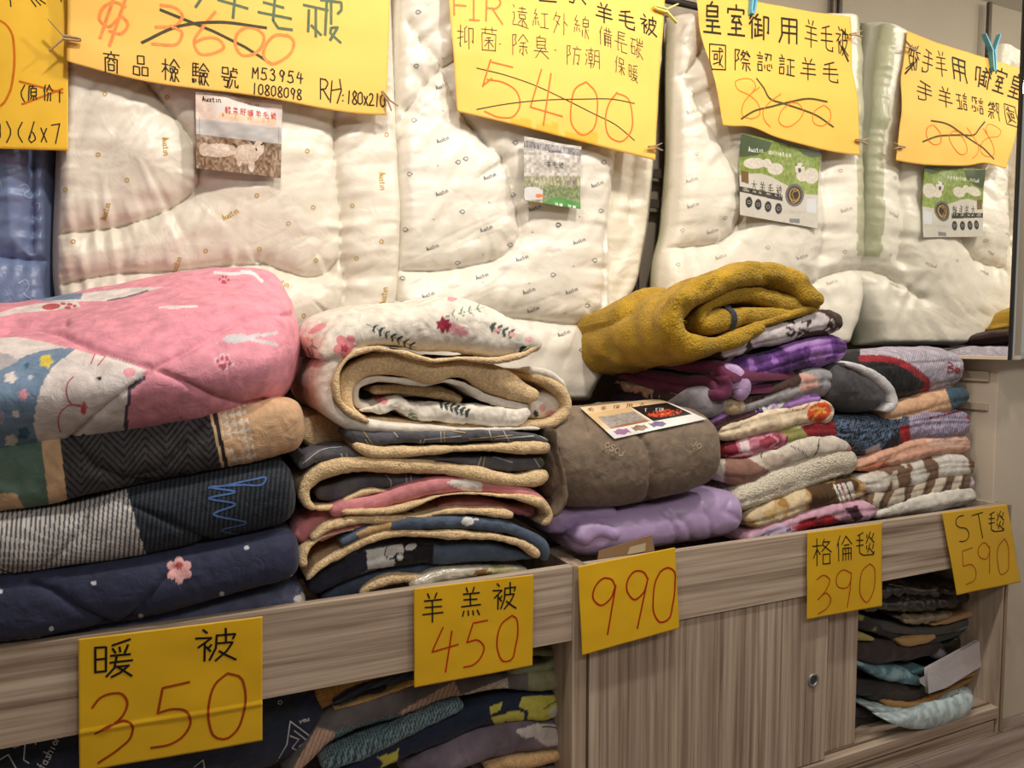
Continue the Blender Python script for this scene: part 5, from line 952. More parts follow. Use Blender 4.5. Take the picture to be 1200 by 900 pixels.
def swirl(c):
    r = np.broadcast_to(np.array(BW, float), (len(c.x), 3)).copy()
    for p in ([(575, 470), (680, 395), (720, 420), (690, 490), (600, 525)], [(700, 375), (860, 350), (945, 375), (925, 430), (800, 470), (740, 475), (715, 430)], [(920, 345), (1050, 305), (1085, 330), (1070, 375), (990, 390), (940, 370)], [(290, 500), (340, 502), (355, 520), (310, 528)]): r[zone(sm([q[:2] for q in r1([(a, b, 1) for a, b in p+[p[0]]])], 40))(c)] = (208, 200, 202)
    for p in ([(650, 420), (665, 440), (640, 465)], [(890, 375), (925, 395), (905, 415), (890, 400)], [(960, 350), (1000, 345), (985, 365)], [(690, 400), (715, 430), (700, 470)]): r[line([q[:2] for q in r1([(a, b, 1) for a, b in p])], 3)(c)] = BW
    for p in ([(1075, 330), (1105, 345), (1110, 370), (1085, 380)], [(1060, 380), (1100, 400), (1130, 380)], [(585, 455), (610, 470), (600, 490)], [(945, 390), (965, 400), (940, 420)]): r[line([q[:2] for q in r1([(a, b, 1) for a, b in p])], 1.4)(c)] = (206, 196, 190)
    return r
bed('folded_blanket', 'dark-brown and white swirl blanket directly under the mustard fleece', 'blanket', G3, [
 ('cover', r1([(590, 490, 80), (680, 450, 110), (780, 420, 110), (880, 400, 110), (980, 365, 112), (1080, 345, 116), (1172, 350, 90)]), 1.585, .46, 'velvet', swirl, dict(k=16, ext=(0, -.13), lump=.006)),
 ('side_fold', [(728, 402, 16, 2.02), (760, 410, 20, 1.92), (800, 418, 22, 1.78), (845, 420, 22, 1.62)], 1.7, .30, 'velvet', swirl, dict(k=20))], P(900, 425, 1.8))
PU, MG, LV = (96, 52, 128), (98, 32, 66), (186, 156, 200)
purp = cam3([(72, 34, 98), (96, 52, 128), (150, 104, 180), (164, 122, 190)], 13, 21)
bed('folded_blanket', 'purple blanket with magenta lining, second under the mustard fleece', 'blanket', G3, [
 ('cover', r1([(640, 600, 90), (700, 590, 150), (790, 565, 150), (900, 530, 150), (1020, 495, 150), (1110, 480, 150), (1195, 480, 110)]), 1.59, .46, 'velvet', purp, dict(k=16, ext=(0, -.12), lump=.007)),
 ('pale_edge', [(850, 432, 12, 1.58), (864, 440, 26, 1.578), (872, 455, 34, 1.577), (866, 468, 20, 1.58)], 1.58, .07, 'velvet', LV, dict(k=8)),
 ('lining_fold', [(716, 410, 9, 2.03), (760, 424, 13, 1.86), (800, 430, 13, 1.72), (840, 434, 15, 1.60), (853, 448, 15, 1.565)], 1.7, .30, 'cotton', MG, dict(k=24)),
 ('lining_fold', [(716, 424, 9, 2.03), (760, 440, 13, 1.86), (795, 447, 13, 1.72), (830, 452, 14, 1.61), (838, 464, 14, 1.58)], 1.7, .28, 'cotton', (88, 28, 60), dict(k=24)),
 ('lining_fold', [(716, 437, 8, 2.03), (752, 448, 12, 1.88), (790, 455, 12, 1.74), (822, 461, 12, 1.62)], 1.7, .28, 'cotton', MG, dict(k=24)),
 ('lining_curl', [(852, 440, 12, 1.565), (857, 452, 14, 1.563), (852, 462, 14, 1.565), (838, 464, 12, 1.57)], 1.565, .08, 'cotton', (92, 28, 62), dict(k=14))], P(900, 460, 1.8))
gb = grp((150, 146, 150), (zone([(855, 475), (862, 460), (905, 437), (935, 430), (944, 442), (936, 452), (905, 462), (872, 476)]), (66, 44, 38)), (zone([(936, 436), (956, 440), (960, 456), (935, 458), (940, 448)]), (204, 158, 144)), (zone([(790, 445), (868, 462), (875, 480), (850, 490), (790, 490)]), (196, 172, 140)), (line([(984, 444), (980, 452), (972, 459)], 1.2), (50, 46, 50)))
bed('folded_blanket', 'grey, brown and tan blanket below the purple one', 'blanket', G3, [
 ('cover', [(850, 478, 18), (875, 474, 22), (905, 465, 28), (940, 452, 34), (970, 448, 34), (990, 450, 30)], 1.595, .46, 'velvet', gb, dict(k=14, ext=(0, -.10))),
 ('side_fold', [(716, 450, 14, 2.03), (750, 460, 16, 1.90), (790, 468, 18, 1.74), (815, 474, 18, 1.66)], 1.7, .30, 'velvet', cam3([(70, 46, 44), (196, 150, 136), (210, 192, 178), (70, 46, 44)], 16, 5), dict(k=24)),
 ('curled_end', [(806, 474, 24, 1.63), (825, 471, 36, 1.60), (845, 474, 32, 1.585), (854, 478, 20, 1.59)], 1.6, .06, 'velvet', (140, 136, 142), dict(k=8, lump=.008))], P(900, 486, 1.8))
bed('folded_blanket', 'lilac and plum blanket with a white emblem, in the stack under the grey-brown one', 'blanket', G3, [
 ('cover', [(826, 506, 12), (855, 494, 24), (885, 482, 26), (920, 472, 28), (950, 466, 28), (968, 464, 22)], 1.6, .46, 'velvet', grp((174, 128, 200), (zone([(826, 500), (850, 488), (884, 474), (888, 496), (850, 510), (826, 515)]), (78, 46, 52)), (zone([(884, 472), (900, 470), (905, 485), (888, 492)]), (70, 40, 96)), (line([(888, 474), (900, 481), (905, 472), (919, 468), (912, 478), (900, 484)], 5), (214, 212, 214)), (line([(886, 473), (902, 486), (914, 479), (922, 470), (912, 467), (903, 472)], 1.1), (60, 30, 90)), (line([(958, 458), (962, 464), (960, 472)], 1.4), (70, 40, 110))), dict(k=16, ext=(0, -.08))),
 ('side_fold', [(716, 463, 12, 2.03), (760, 474, 14, 1.86), (800, 482, 16, 1.72), (832, 498, 16, 1.62)], 1.7, .30, 'velvet', (60, 40, 70), dict(k=24))], P(900, 500, 1.8))
bed('folded_blanket', 'cream blanket with an orange petal print at its right end', 'blanket', G3, [
 ('cover', [(845, 508, 20), (870, 503, 26), (900, 494, 28), (935, 488, 30), (962, 483, 32), (984, 484, 28)], 1.59, .46, 'velvet', grp((222, 202, 172), (spot(960, 483, 15, 11, -.5), (206, 76, 34)), (line([(952, 492), (958, 484), (966, 478)], 3), (226, 156, 60)), (line([(950, 480), (958, 478), (968, 484)], 2.4), (226, 170, 80)), (line([(925, 480), (940, 480), (948, 474)], 1.2), (200, 70, 50)), (spot(982, 474, 5, 6), (150, 16, 24))), dict(k=14, ext=(0, -.06), lump=.006))], P(910, 520, 1.8))
bed('folded_blanket', 'rose-printed blanket in crimson, pink and olive', 'blanket', G3, [
 ('cover', [(852, 530, 16), (880, 524, 24), (915, 515, 26), (950, 507, 26), (980, 506, 22), (990, 514, 12)], 1.595, .46, 'velvet', grp((130, 20, 30), (zone([(850, 515), (900, 502), (922, 506), (920, 522), (880, 534), (850, 538)]), (190, 118, 136)), (spot(903, 517, 14, 8, -.2), (160, 60, 80)), (line([(892, 514), (903, 510), (912, 517), (902, 524)], 1.6), (214, 160, 172)), (zone([(866, 516), (876, 512), (880, 530), (870, 532)]), (218, 196, 202)), (zone([(850, 520), (862, 516), (866, 532), (852, 536)]), (120, 30, 48)), (zone([(908, 503), (935, 495), (948, 512), (938, 522), (920, 524), (924, 512)]), (150, 146, 84)), (line([(935, 500), (955, 494), (968, 492)], 2.4), (204, 180, 176))), dict(k=14, ext=(0, -.05)))], P(910, 535, 1.8))
bed('folded_blanket', 'pale argyle blanket with dark stitched lines', 'blanket', G3, [
 ('cover', [(850, 552, 26), (880, 552, 34), (915, 540, 34), (950, 528, 32), (980, 524, 26), (1003, 527, 16)], 1.585, .46, 'velvet', grp((206, 196, 182), (zone([(850, 536), (876, 536), (902, 552), (900, 556), (870, 570), (848, 572)]), (142, 104, 92)), (line([(894, 527), (892, 535), (897, 545)], 1.2), (44, 34, 34)), (line([(926, 522), (938, 528), (948, 538)], 1.3), (44, 34, 34)), (line([(960, 515), (958, 528), (953, 536)], 1.3), (44, 34, 34)), (spot(909, 540, 16, 8), (186, 170, 156)), (zone([(985, 506), (1006, 516), (1002, 530), (990, 530), (996, 520)]), (196, 136, 118))), dict(k=14, ext=(0, -.04)))], P(920, 560, 1.8))
bed('folded_blanket', 'shaggy cream faux-fur blanket near the bottom of the right stack', 'blanket', G3, [
 ('cover', [(856, 590, 14), (872, 586, 26), (900, 576, 40), (940, 562, 44), (975, 550, 44), (1000, 544, 42), (1014, 546, 30)], 1.575, .46, 'fleece', grp((222, 212, 192), (line([(945, 577), (960, 568), (980, 560), (1000, 555)], 2), (60, 52, 50)), (line([(878, 598), (900, 588), (925, 582)], 1.6), (70, 60, 56)), (line([(960, 568), (975, 566), (990, 556)], 1.4), (60, 52, 50))), dict(k=12, lump=.006))], P(940, 590, 1.8))
bed('folded_blanket', 'golden-brown patterned blanket with a small red and black tartan patch', 'blanket', G3, [
 ('cover', [(880, 612, 22), (900, 606, 30), (935, 594, 32), (970, 584, 32), (1000, 575, 30), (1024, 574, 24)], 1.565, .46, 'velvet', lambda c: (lambda r: (r.__setitem__(zone([(976, 568), (998, 564), (1003, 582), (985, 588)])(c), (206, 198, 192)), r.__setitem__(line([(980, 568), (988, 588)], 1.6)(c), (40, 36, 40)), r.__setitem__(line([(985, 567), (993, 587)], 1.4)(c), (150, 30, 34)), r.__setitem__(line([(991, 566), (998, 585)], 1.6)(c), (40, 36, 40)), r)[-1])(cam3([(76, 52, 26), (150, 116, 62), (190, 158, 106), (206, 186, 150)], 16, 9)(c)), dict(k=16))], P(950, 610, 1.8))
bed('folded_blanket', 'red, pink and lilac blanket at the bottom of the right stack', 'blanket', G3, [
 ('cover', [(880, 636, 20), (915, 622, 26), (950, 612, 28), (990, 603, 26), (1034, 598, 20)], 1.56, .46, 'velvet', grp((200, 156, 176), (zone([(920, 622), (945, 608), (975, 604), (990, 614), (960, 622), (935, 626)]), (168, 22, 34)), (spot(958, 610, 8, 4), (110, 14, 26)), (zone([(990, 596), (1004, 592), (1012, 606), (1002, 612)]), (66, 30, 44)), (zone([(880, 630), (915, 614), (935, 622), (900, 640)]), (186, 170, 200)), (line([(900, 628), (915, 626), (930, 618)], 1.2), (40, 40, 70))), dict(k=16))], P(950, 630, 1.8))
# ============================================================ far right stack
G4 = 'folded blankets in the far right stack'
c6 = lambda p: C2(960, 380, 5, p)
def bear(c):
    r = np.broadcast_to(np.array((20, 19, 22.)), (len(c.x), 3)).copy(); st = (((c.x*.96+c.y*.30)/2.6) % 1 < .34)
    k = zone(c6([(240, 205), (420, 205), (560, 250), (640, 350), (600, 420), (1000, 420), (1000, 100), (240, 100)]))(c) | ((c.x > 1088) & ~c.f); r[k] = np.where(st[:, None], np.array((134, 126, 140.)), np.array((178, 170, 184.)))[k]
    r[line(c6([(250, 200), (400, 205), (500, 235), (580, 290), (632, 340), (630, 370), (590, 415)]), 8)(c)] = (140, 26, 38)
    return r
t, o = bed('folded_blanket', 'lavender striped blanket with black and red bands, top of the far right stack', 'blanket', G4, [
 ('cover', [(985, 446, 50), (1020, 443, 64), (1060, 440, 66), (1090, 437, 62), (1115, 434, 54), (1140, 432, 36)], 1.60, .48, 'velvet', bear, dict(k=14, ext=(0, -.02), lump=.006)),
 ('grey_fold', [(980, 448, 46), (1005, 452, 58), (1025, 460, 50), (1040, 470, 28)], 1.575, .36, 'velvet', grp((72, 70, 74), (line(c6([(90, 250), (250, 330), (340, 430), (330, 520)]), 2), (60, 58, 62))), dict(k=8, lump=.009, wr=.004)),
 ('white_band', [(992, 425, 7), (1012, 432, 12), (1035, 446, 15), (1049, 462, 15), (1050, 474, 12), (1040, 482, 8)], 1.572, .30, 'velvet', (206, 204, 206), dict(k=24))], P(1060, 475, 1.8))
ink('red_lettering', o[0][1], put('Bear', (1109, 424, 9, 12), .12, .95, 0), 1.4, (140, 24, 44), t, 'velvet', .0012)
bed('folded_blanket', 'tan blanket with a teal end, second in the far right stack', 'blanket', G4, [('cover', [(1040, 490, 16), (1065, 484, 26), (1095, 475, 28), (1120, 468, 28), (1143, 464, 20)], 1.6, .46, 'velvet', grp((206, 164, 130), (zone([(1108, 455), (1118, 485), (1160, 490), (1160, 440)]), (58, 84, 100)), (spot(1060, 492, 10, 4), (226, 190, 160))), dict(k=14))], P(1090, 492, 1.8))
def bp_(c):
    r = np.broadcast_to(np.array((22, 30, 44.)), (len(c.x), 3)).copy(); g_ = (((c.x+.3*c.y)/3.) % 1 < .3) | (((c.y-.2*c.x)/3.) % 1 < .3); r[g_] = (88, 108, 134)
    st = (((c.x*.97+c.y*.2)/2.6) % 1 < .35); k = (c.x > 1066) | ((c.x > 1058) & ~c.f); r[k] = np.where(st[:, None], np.array((110, 96, 122.)), np.array((170, 158, 182.)))[k]
    r[zone([(1030, 530), (1054, 502), (1058, 524), (1034, 540)])(c)] = (22, 20, 24); r[zone([(1054, 500), (1065, 497), (1068, 518), (1056, 522)])(c)] = (156, 26, 34)
    r[zone([(1014, 527), (1030, 520), (1034, 532), (1016, 540)])(c)] = (196, 190, 198); r[line([(1134, 488), (1140, 496), (1134, 508)], 2.6)(c)] = (156, 30, 40); r[line([(1090, 490), (1115, 484), (1128, 480)], 1.8)(c)] = (110, 24, 50); r[zone([(1128, 510), (1146, 500), (1146, 522), (1126, 518)])(c)] = (70, 66, 74); return r
bed('folded_blanket', 'blue checked and purple striped blanket, third in the far right stack', 'blanket', G4, [('cover', [(975, 508, 36), (1005, 512, 48), (1040, 510, 50), (1075, 502, 44), (1110, 498, 42), (1147, 498, 36)], 1.59, .46, 'velvet', bp_, dict(k=16, lump=.006))], P(1070, 525, 1.8))
bed('folded_blanket', 'peach-pink blanket without pattern in the far right stack', 'blanket', G4, [('cover', [(1008, 550, 12), (1030, 544, 22), (1065, 532, 28), (1100, 524, 30), (1143, 522, 22)], 1.585, .46, 'velvet', grp((210, 160, 136), (spot(1025, 548, 18, 6, -.3), (186, 112, 84)), (spot(1110, 518, 26, 6), (222, 182, 164))), dict(k=16))], P(1080, 545, 1.8))
bed('folded_blanket', 'glossy white blanket with brown blotches in the far right stack', 'blanket', G4, [('cover', [(1010, 570, 18), (1035, 568, 32), (1070, 560, 36), (1110, 550, 36), (1150, 548, 28)], 1.575, .46, 'velvet', cam3([(112, 84, 62), (196, 186, 172), (206, 200, 190), (210, 204, 196)], 15, 17), dict(k=16, lump=.006, wr=.003))], P(1080, 575, 1.8))
def bst(c):
    s = ((c.x+.3*c.y)/22.+.2*vn(c.W*20, 2)) % 1; r = np.where((s < .5)[:, None], np.array((104, 78, 58.)), np.array((188, 176, 158.))); r[(s > .1) & (s < .2)] = (66, 48, 38); r[c.x > 1138] = (186, 172, 186); return r
bed('folded_blanket', 'brown and cream banded blanket in the far right stack', 'blanket', G4, [('cover', [(1015, 594, 16), (1045, 588, 26), (1080, 580, 28), (1115, 572, 26), (1149, 567, 24)], 1.565, .46, 'velvet', bst, dict(k=16))], P(1085, 592, 1.8))
bed('folded_blanket', 'white blanket at the bottom of the far right stack, just above the rail', 'blanket', G4, [('cover', [(1030, 606, 14), (1070, 596, 24), (1110, 587, 26), (1135, 583, 24), (1150, 582, 18)], 1.555, .46, 'velvet', (216, 212, 202), dict(k=14, lump=.007))], P(1095, 600, 1.8))
# ============================================================ lower left bay
G5 = 'folded bedding in the lower left bay'
b5 = lambda p: cr(340, 740, 3.53, p)
def navs(c):
    r = np.broadcast_to(np.array((40, 46, 66.)), (len(c.x), 3)).copy(); r[mottled((0, 0, 0), (1, 1, 1), 12, 5)(c)[:, 0] > .5] = (34, 44, 56); return r
t, o = bed('folded_quilt', 'dark navy quilt with white line stars, left in the lower bay', 'quilt', G5, [('cover', [(-110, 905, 130), (0, 890, 130), (120, 872, 128), (240, 862, 130), (330, 856, 120), (378, 868, 70)], 1.57, .45, 'velvet', navs, dict(k=16, res=2.6, lump=.008, nose=.6))], P(150, 930, 1.8))
st = [[(340, 845), (368, 866), (362, 880), (366, 896), (352, 905), (340, 896), (330, 905), (302, 902), (322, 896), (336, 872), (340, 845)], [(345, 856), (360, 868), (350, 874), (358, 882), (345, 885), (352, 895)], [(340, 862), (350, 866), (342, 876), (350, 880)], [(0, 890), (10, 884), (22, 905)], [(8, 868), (18, 866), (16, 876), (26, 872)], [(30, 864), (28, 890), (34, 894)], [(40, 862), (42, 872)], [(228, 898), (238, 890), (240, 902)]]
ink('white_star_lines', o[0][1], st, 1.5, (196, 198, 204), t, 'velvet', .0012)
ink('white_lettering', o[0][1], rot(put('fashion', (36, 872, 6, 11), 0, 1.05, 0), 60, 880, -1.1)+rot(put('you', (350, 840, 4, 6), 0, 1, 0), 356, 843, -.3)+[circ(328, 823, 2.4, 6)], 1.3, (190, 192, 198), t, 'velvet', .0012)
bed('sherpa_blanket', 'ochre sherpa blanket with dark blue stripes, top of the lower bay', 'blanket', G5, [
 ('lining', b5([(85, 330, 110), (130, 285, 130), (220, 240, 90), (340, 205, 60), (470, 180, 50), (700, 150, 40)]), 1.60, .42, 'sherpa', lambda c: np.array((196, 152, 90.))*(1+.06*vn(c.W*30, 1)[:, None]), dict(k=16, lump=.006)),
 ('cover', b5([(180, 300, 26), (260, 262, 44), (360, 225, 44), (460, 200, 40), (640, 170, 36)]), 1.585, .40, 'velvet', stripes(60, 6, .5, (44, 54, 76), (66, 76, 92)), dict(k=20)),
 ('rim', b5([(185, 330, 16), (280, 300, 20), (380, 270, 20), (480, 225, 22), (640, 190, 20)]), 1.58, .36, 'sherpa', (202, 164, 104), dict(k=20))], P(400, 835, 1.8))
def patch(c):
    r = np.broadcast_to(np.array((104, 98, 98.)), (len(c.x), 3)).copy(); X, Y = (c.x-340)*3.53, (c.y-740)*3.53
    hd = (((X+Y)/26.) % 1 < .5) ^ (((X-Y*1.5)/24.) % 1 < .5); te = np.where(hd[:, None], np.array((58, 78, 88.)), np.array((124, 150, 156.)))
    k = inpoly(X, Y, [(150, 420), (460, 335), (470, 380), (700, 270), (705, 300), (300, 560), (100, 600)]); r[k] = te[k]
    s = (X*.9+Y*.35)/16 % 1 < .4; pe = np.where(s[:, None], np.array((176, 140, 122.)), np.array((206, 172, 152.))); k = inpoly(X, Y, [(455, 330), (680, 205), (705, 265), (470, 380)]) | inpoly(X, Y, [(-20, 620), (110, 395), (190, 420), (150, 500), (40, 640)]); r[k] = pe[k]
    k = inpoly(X, Y, [(700, 265), (900, 190), (905, 255), (705, 310)]); dm = ((X+Y*1.2) % 40 < 4) | ((X-Y*1.2) % 40 < 4); r[k] = np.where(dm[:, None], np.array((150, 134, 124.)), np.array((204, 192, 182.)))[k]
    k = (X > 985); r[k] = (138, 138, 102); return r
bed('folded_blanket', 'grey patchwork blanket with teal houndstooth and peach patches in the lower bay', 'blanket', G5, [
 ('cover', b5([(-20, 620, 50), (60, 530, 90), (130, 450, 110), (230, 385, 150), (360, 340, 150), (480, 300, 140), (600, 262, 110), (720, 240, 100), (850, 222, 84), (960, 220, 84), (1060, 215, 90), (1145, 215, 76)]), 1.575, .42, 'velvet', patch, dict(k=24, lump=.007, wr=.002)),
 ('lower_fold', b5([(130, 560, 60), (250, 520, 60), (360, 480, 60), (480, 420, 56), (600, 360, 50), (720, 305, 30)]), 1.562, .38, 'velvet', lambda c: np.where(((((c.x+c.y)/7.4) % 1 < .5) ^ (((c.x-c.y*1.5)/6.8) % 1 < .5))[:, None], np.array((58, 78, 88.)), np.array((124, 150, 156.))), dict(k=20)),
 ('green_loop', b5([(900, 175, 40), (1010, 165, 46), (1095, 140, 46), (1112, 105, 44), (1050, 92, 44), (940, 95, 40)]), 1.59, .40, 'velvet', (132, 134, 98), dict(k=16)),
 ('green_core', b5([(960, 128, 26), (1060, 122, 22)]), 1.62, .30, 'velvet', (116, 116, 86), dict(k=6))], P(520, 870, 1.8))
def starry(c):
    X, Y = (c.x-340)*3.53, (c.y-740)*3.53; r = np.broadcast_to(np.array((28, 38, 62.)), (len(c.x), 3)).copy(); ye = (196, 190, 84)
    for p in ([(360, 520), (430, 500), (450, 480), (445, 530), (455, 570), (370, 570), (385, 545)], [(825, 310), (880, 290), (870, 325), (830, 345)], [(830, 355), (940, 325), (970, 340), (965, 375), (930, 370), (950, 400), (890, 370), (870, 430), (850, 420), (845, 380)], [(960, 270), (1140, 260), (1150, 340), (1040, 385), (980, 380), (985, 330), (945, 310)]): r[inpoly(X, Y, p)] = ye
    r[ell(X, Y, 1105, 335, 34, 28)] = (206, 202, 190); r[segdist(X, Y, [(1050, 320), (1080, 300), (1130, 275)])[0] < 4] = (120, 116, 50); return r
bed('folded_blanket', 'navy blanket with big yellow stars in the lower bay', 'blanket', G5, [('cover', b5([(180, 620, 70), (300, 560, 110), (430, 500, 130), (560, 445, 140), (700, 395, 140), (850, 350, 136), (980, 330, 130), (1080, 325, 124), (1140, 320, 90)]), 1.572, .42, 'velvet', starry, dict(k=20, lump=.008, wr=.003))], P(520, 890, 1.8))
bed('sherpa_blanket', 'mauve-grey sherpa blanket with a white patch, bottom of the lower bay', 'blanket', G5, [
 ('cover', b5([(480, 610, 90), (600, 560, 130), (740, 510, 150), (880, 475, 160), (1010, 450, 160), (1110, 450, 140), (1155, 480, 90)]), 1.568, .42, 'velvet', lambda c: (lambda X, Y, r: (r.__setitem__(inpoly(X, Y, [(930, 410), (1020, 380), (1100, 385), (1170, 480), (1120, 470), (1060, 475), (1010, 440), (965, 440)]), (206, 198, 194)), r.__setitem__(segdist(X, Y, [(1045, 395), (1085, 396), (1115, 405)])[0] < 3, (40, 34, 40)), r)[-1])((c.x-340)*3.53, (c.y-740)*3.53, np.array((120, 108, 122.))*(1+.16*vn(c.W*16, 2)[:, None])), dict(k=14, lump=.007)),
 ('lining', b5([(820, 585, 34), (900, 560, 44), (1000, 548, 48), (1090, 530, 44), (1150, 515, 36)]), 1.56, .38, 'sherpa', (206, 168, 120), dict(k=24)),
 ('under_layer', b5([(800, 620, 50), (1000, 590, 50), (1150, 570, 40)]), 1.58, .38, 'velvet', (120, 122, 116), dict(k=20))], P(560, 930, 1.8))
# ============================================================ lower right bay: packets
G6 = 'bagged bedding packets in the lower right bay'
p6 = lambda p: cr(980, 640, 5.4545, p)
p7 = lambda p: cr(960, 770, 5, p)
BK = (30, 27, 27)
def painted_glints(c): return np.where((vn(c.W*60, 3) > .45)[:, None], np.array((80, 74, 68.)), np.array(BK, float))  # glints of the film painted into the colour as paler flecks
bed('bedding_packet', 'glossy black bagged packet, uppermost in the lower right bay', 'packet', G6, [
 ('film', p6([(180, 300, 60), (350, 290, 100), (520, 285, 110), (680, 290, 110), (900, 300, 80)]), 1.62, .36, 'bag', painted_glints, dict(k=16, lump=.012, wr=.006, wf=36)), ('label_stripe', p6([(340, 245, 20), (460, 268, 26), (600, 285, 30), (670, 270, 50)]), 1.612, .1, 'bag', (96, 88, 84), dict(k=10, wr=.004, wf=50))], P(1090, 705, 1.8))
bed('bedding_packet', 'wide glossy black bagged packet reaching the right side of the bay', 'packet', G6, [('film', p6([(170, 400, 80), (350, 385, 110), (560, 380, 120), (760, 360, 110), (900, 330, 100), (1075, 300, 90)]), 1.61, .36, 'bag', painted_glints, dict(k=18, lump=.012, wr=.006, wf=36)), ('crumpled_front', p6([(440, 480, 30), (520, 482, 60), (620, 470, 50), (760, 430, 24)]), 1.604, .1, 'bag', (150, 132, 104), dict(k=10, wr=.005, wf=60))], P(1100, 725, 1.8))
bed('bedding_packet', 'flat packet with a tan fold along its upper edge', 'packet', G6, [('tan_fold', p6([(620, 510, 22), (740, 478, 34), (860, 438, 34), (980, 395, 34), (1060, 370, 24)]), 1.60, .30, 'cotton', (176, 138, 96), dict(k=16)), ('grey_cover', p6([(290, 520, 50), (420, 545, 60), (560, 560, 66), (700, 540, 66), (850, 490, 70), (1060, 420, 70)]), 1.61, .34, 'cotton', (78, 74, 70), dict(k=18, lump=.007))], P(1100, 745, 1.8))
bed('bedding_packet', 'dark packet with an olive-yellow corner at the left of the bay', 'packet', G6, [('cover', p6([(120, 480, 60), (250, 520, 80), (360, 570, 70), (430, 600, 40)]), 1.615, .36, 'cotton', grp((44, 38, 36), (lambda c: (c.W[:, 2] > 0) & (vn(c.W*18, 3) > .25), (150, 140, 84))), dict(k=12, lump=.008)), ('olive_corner', p6([(130, 585, 50), (180, 588, 50), (250, 600, 20)]), 1.608, .2, 'cotton', (168, 158, 92), dict(k=8))], P(1030, 752, 1.8))
bed('bedding_packet', 'packet showing a small tan corner in the middle of the bay', 'packet', G6, [('tan_corner', p6([(405, 610, 40), (480, 625, 60), (560, 610, 64), (650, 580, 30)]), 1.598, .26, 'cotton', (184, 144, 94), dict(k=8, lump=.006)), ('cover', p6([(200, 625, 70), (420, 650, 70), (600, 610, 70), (760, 560, 60), (980, 480, 40)]), 1.62, .34, 'cotton', (60, 60, 58), dict(k=16, lump=.007)), ('blue_edge', p6([(760, 545, 20), (860, 510, 28), (975, 470, 24)]), 1.612, .2, 'cotton', (104, 126, 134), dict(k=12))], P(1080, 762, 1.8))
bed('bedding_packet', 'soft dark-brown cloth packet, left side at mid height', 'packet', G6, [('cover', p6([(100, 680, 90), (220, 690, 130), (380, 695, 140), (520, 690, 120), (640, 670, 90), (720, 640, 60)]), 1.605, .36, 'cotton', (62, 48, 46), dict(k=12, lump=.012, wr=.004))], P(1040, 780, 1.8))
bed('bedding_packet', 'olive-black packet behind the white envelope', 'packet', G6, [('cover', p6([(640, 700, 120), (760, 660, 140), (880, 600, 130), (1000, 670, 90)]), 1.63, .34, 'bag', grp((44, 44, 36), (spot(1100, 770, 9, 9), (170, 168, 172))), dict(k=12, lump=.006)), ('teal_strap', p6([(880, 520, 24), (930, 560, 30), (955, 600, 30), (940, 650, 30), (890, 650, 20)]), 1.60, .08, 'cotton', (104, 152, 164), dict(k=10)), ('clear_pouch', p6([(925, 710, 60), (980, 690, 70), (1025, 680, 60)]), 1.612, .1, 'bag', (84, 84, 84), dict(k=6))], P(1120, 790, 1.8))
bed('bedding_packet', 'teal satin packet with a turned corner in the lower right bay', 'packet', G6, [('cover', p6([(120, 745, 40), (200, 775, 60), (300, 815, 76), (400, 835, 90), (480, 850, 90), (565, 880, 50)]), 1.597, .34, 'satin', cam3([(92, 128, 140), (124, 162, 176), (150, 182, 192)], 40, 3), dict(k=12, lump=.008, wr=.003)), ('fold', p6([(490, 810, 30), (540, 810, 50), (580, 790, 40)]), 1.592, .1, 'satin', (84, 122, 130), dict(k=8))], P(1050, 805, 1.8))
t = thing('cloth_envelope', 'white flat cloth envelope tilted across the packets', 'envelope', P(1110, 800, 1.56), None)
for nm, q, yy in (('front_face', [(1087, 784), (1148, 751), (1150, 781), (1109, 806), (1088, 813)], 1.566),):
    V = [P(x, y, yy+.0*i) for i, (x, y) in enumerate(q)]; Vb = [v+np.array([0, .012, 0]) for v in V]; n_ = len(q)
    raw(nm, V+Vb+[np.mean(V, 0)+np.array([0, -.004, 0])], [[i, (i+1) % n_, 2*n_, 2*n_] for i in range(n_)] and [[i, (i+1) % n_, n_+(i+1) % n_, n_+i] for i in range(n_)]+[[0, 1, 2, 10], [2, 3, 4, 10], [4, 0, 10, 10]][:2], (196, 188, 190), 'cotton', t)
raw('front_flap', [P(1087, 784, 1.5615), P(1088, 813, 1.5615), P(1109, 806, 1.5615), P(1148, 751, 1.5615)], [[0, 1, 2, 3]], (200, 192, 194), 'cotton', t)
raw('side_flap', [P(1148, 751, 1.5618), P(1109, 806, 1.5618), P(1150, 781, 1.5618), P(1149, 770, 1.5618)], [[0, 1, 2, 3]], (200, 192, 194), 'cotton', t)
raw('seam_band', [P(1077, 795, 1.575), P(1087, 790, 1.57), P(1088, 808, 1.57), P(1078, 800, 1.575)], [[0, 1, 2, 3]], (176, 176, 180), 'cotton', t)
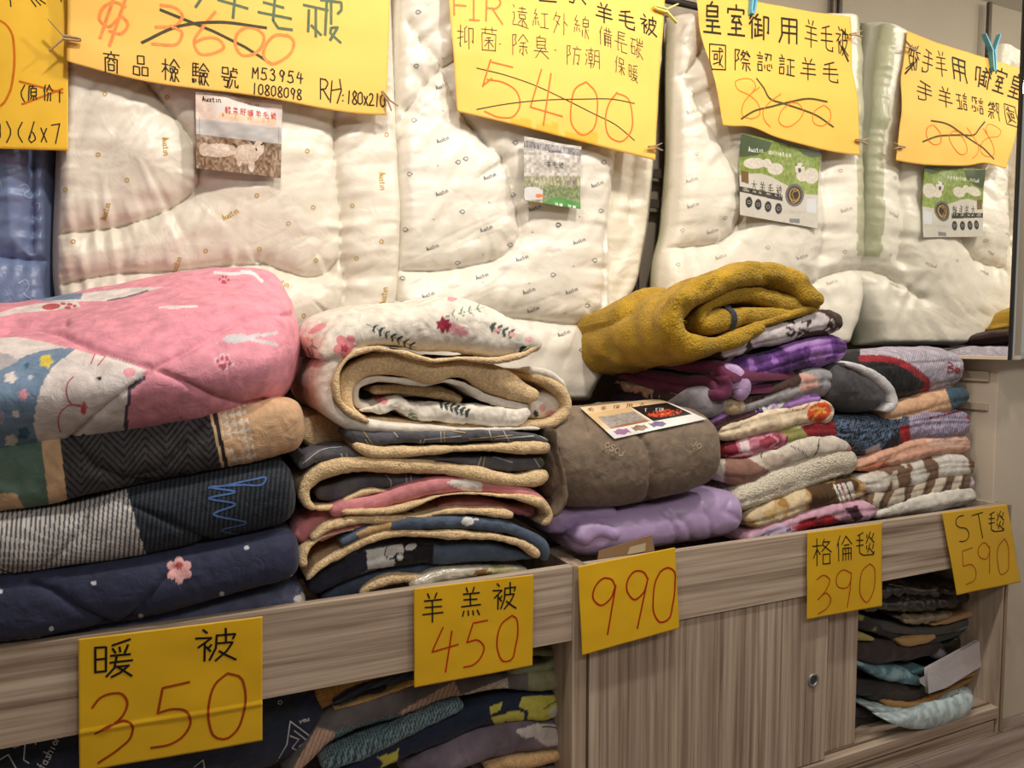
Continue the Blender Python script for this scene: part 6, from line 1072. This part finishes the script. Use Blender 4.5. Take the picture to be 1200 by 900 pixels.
bed('bedding_packet', 'dark packet under the white envelope with gold-tan edges', 'packet', G6, [('tan_edge', p7([(390, 275, 30), (470, 288, 36), (570, 290, 30), (680, 245, 26), (800, 190, 26), (950, 110, 26)]), 1.585, .30, 'cotton', (156, 118, 70), dict(k=20)), ('cover', p7([(300, 220, 90), (450, 235, 90), (600, 220, 80), (760, 160, 70), (960, 70, 60)]), 1.60, .34, 'cotton', (54, 44, 34), dict(k=16, lump=.006)), ('gold_edge', p7([(720, 185, 16), (820, 140, 20), (940, 90, 18)]), 1.582, .1, 'cotton', (172, 136, 80), dict(k=12))], P(1080, 830, 1.8))
bed('bedding_packet', 'black packet folded low at the left of the lower right bay', 'packet', G6, [('cover', p7([(170, 190, 60), (280, 200, 80), (400, 200, 80), (540, 205, 60)]), 1.603, .34, 'cotton', (44, 38, 36), dict(k=12))], P(1030, 830, 1.8))
bed('bedding_packet', 'pale ice-blue bag hanging over the front edge at the bottom of the bay', 'packet', G6, [('hanging_front', p7([(400, 375, 20), (480, 385, 60), (560, 385, 100), (640, 372, 134), (740, 345, 150), (830, 312, 150), (900, 275, 130), (938, 240, 80)]), 1.487, .05, 'satin', cam3([(160, 178, 180), (182, 200, 202), (196, 212, 214)], 60, 3), dict(k=10, lump=.004, nose=.6)), ('cloth', p7([(290, 300, 20), (380, 330, 50), (480, 360, 90), (580, 370, 130), (680, 345, 160), (780, 310, 160), (870, 265, 150), (935, 220, 100)]), 1.565, .36, 'satin', cam3([(150, 166, 168), (168, 186, 188), (182, 198, 200)], 60, 3), dict(k=14, lump=.006, nose=.5)), ('film_corner', p7([(820, 400, 30), (860, 405, 50), (890, 380, 50)]), 1.572, .06, 'bag', (168, 156, 150), dict(k=6))], P(1090, 855, 1.8))
for i, (lab, ya) in enumerate((('dark layered packet, third from the bottom at the left of the bay', 330), ('dark layered packet, second from the bottom at the left of the bay', 375), ('dark layered packet lying on the shelf, lowest in the bay', 420))):
    bed('bedding_packet', lab, 'packet', G6, [('cover', p7([(150, ya, 44), (260, ya+4, 50), (400, ya+2, 50), (540, ya-4, 44), (640, ya-14, 30)]), 1.60, .36, 'cotton', ((50, 42, 40), (42, 36, 38), (58, 48, 44))[i], dict(k=14, lump=.006))], P(1040, 770+(ya+25)/5, 1.8))
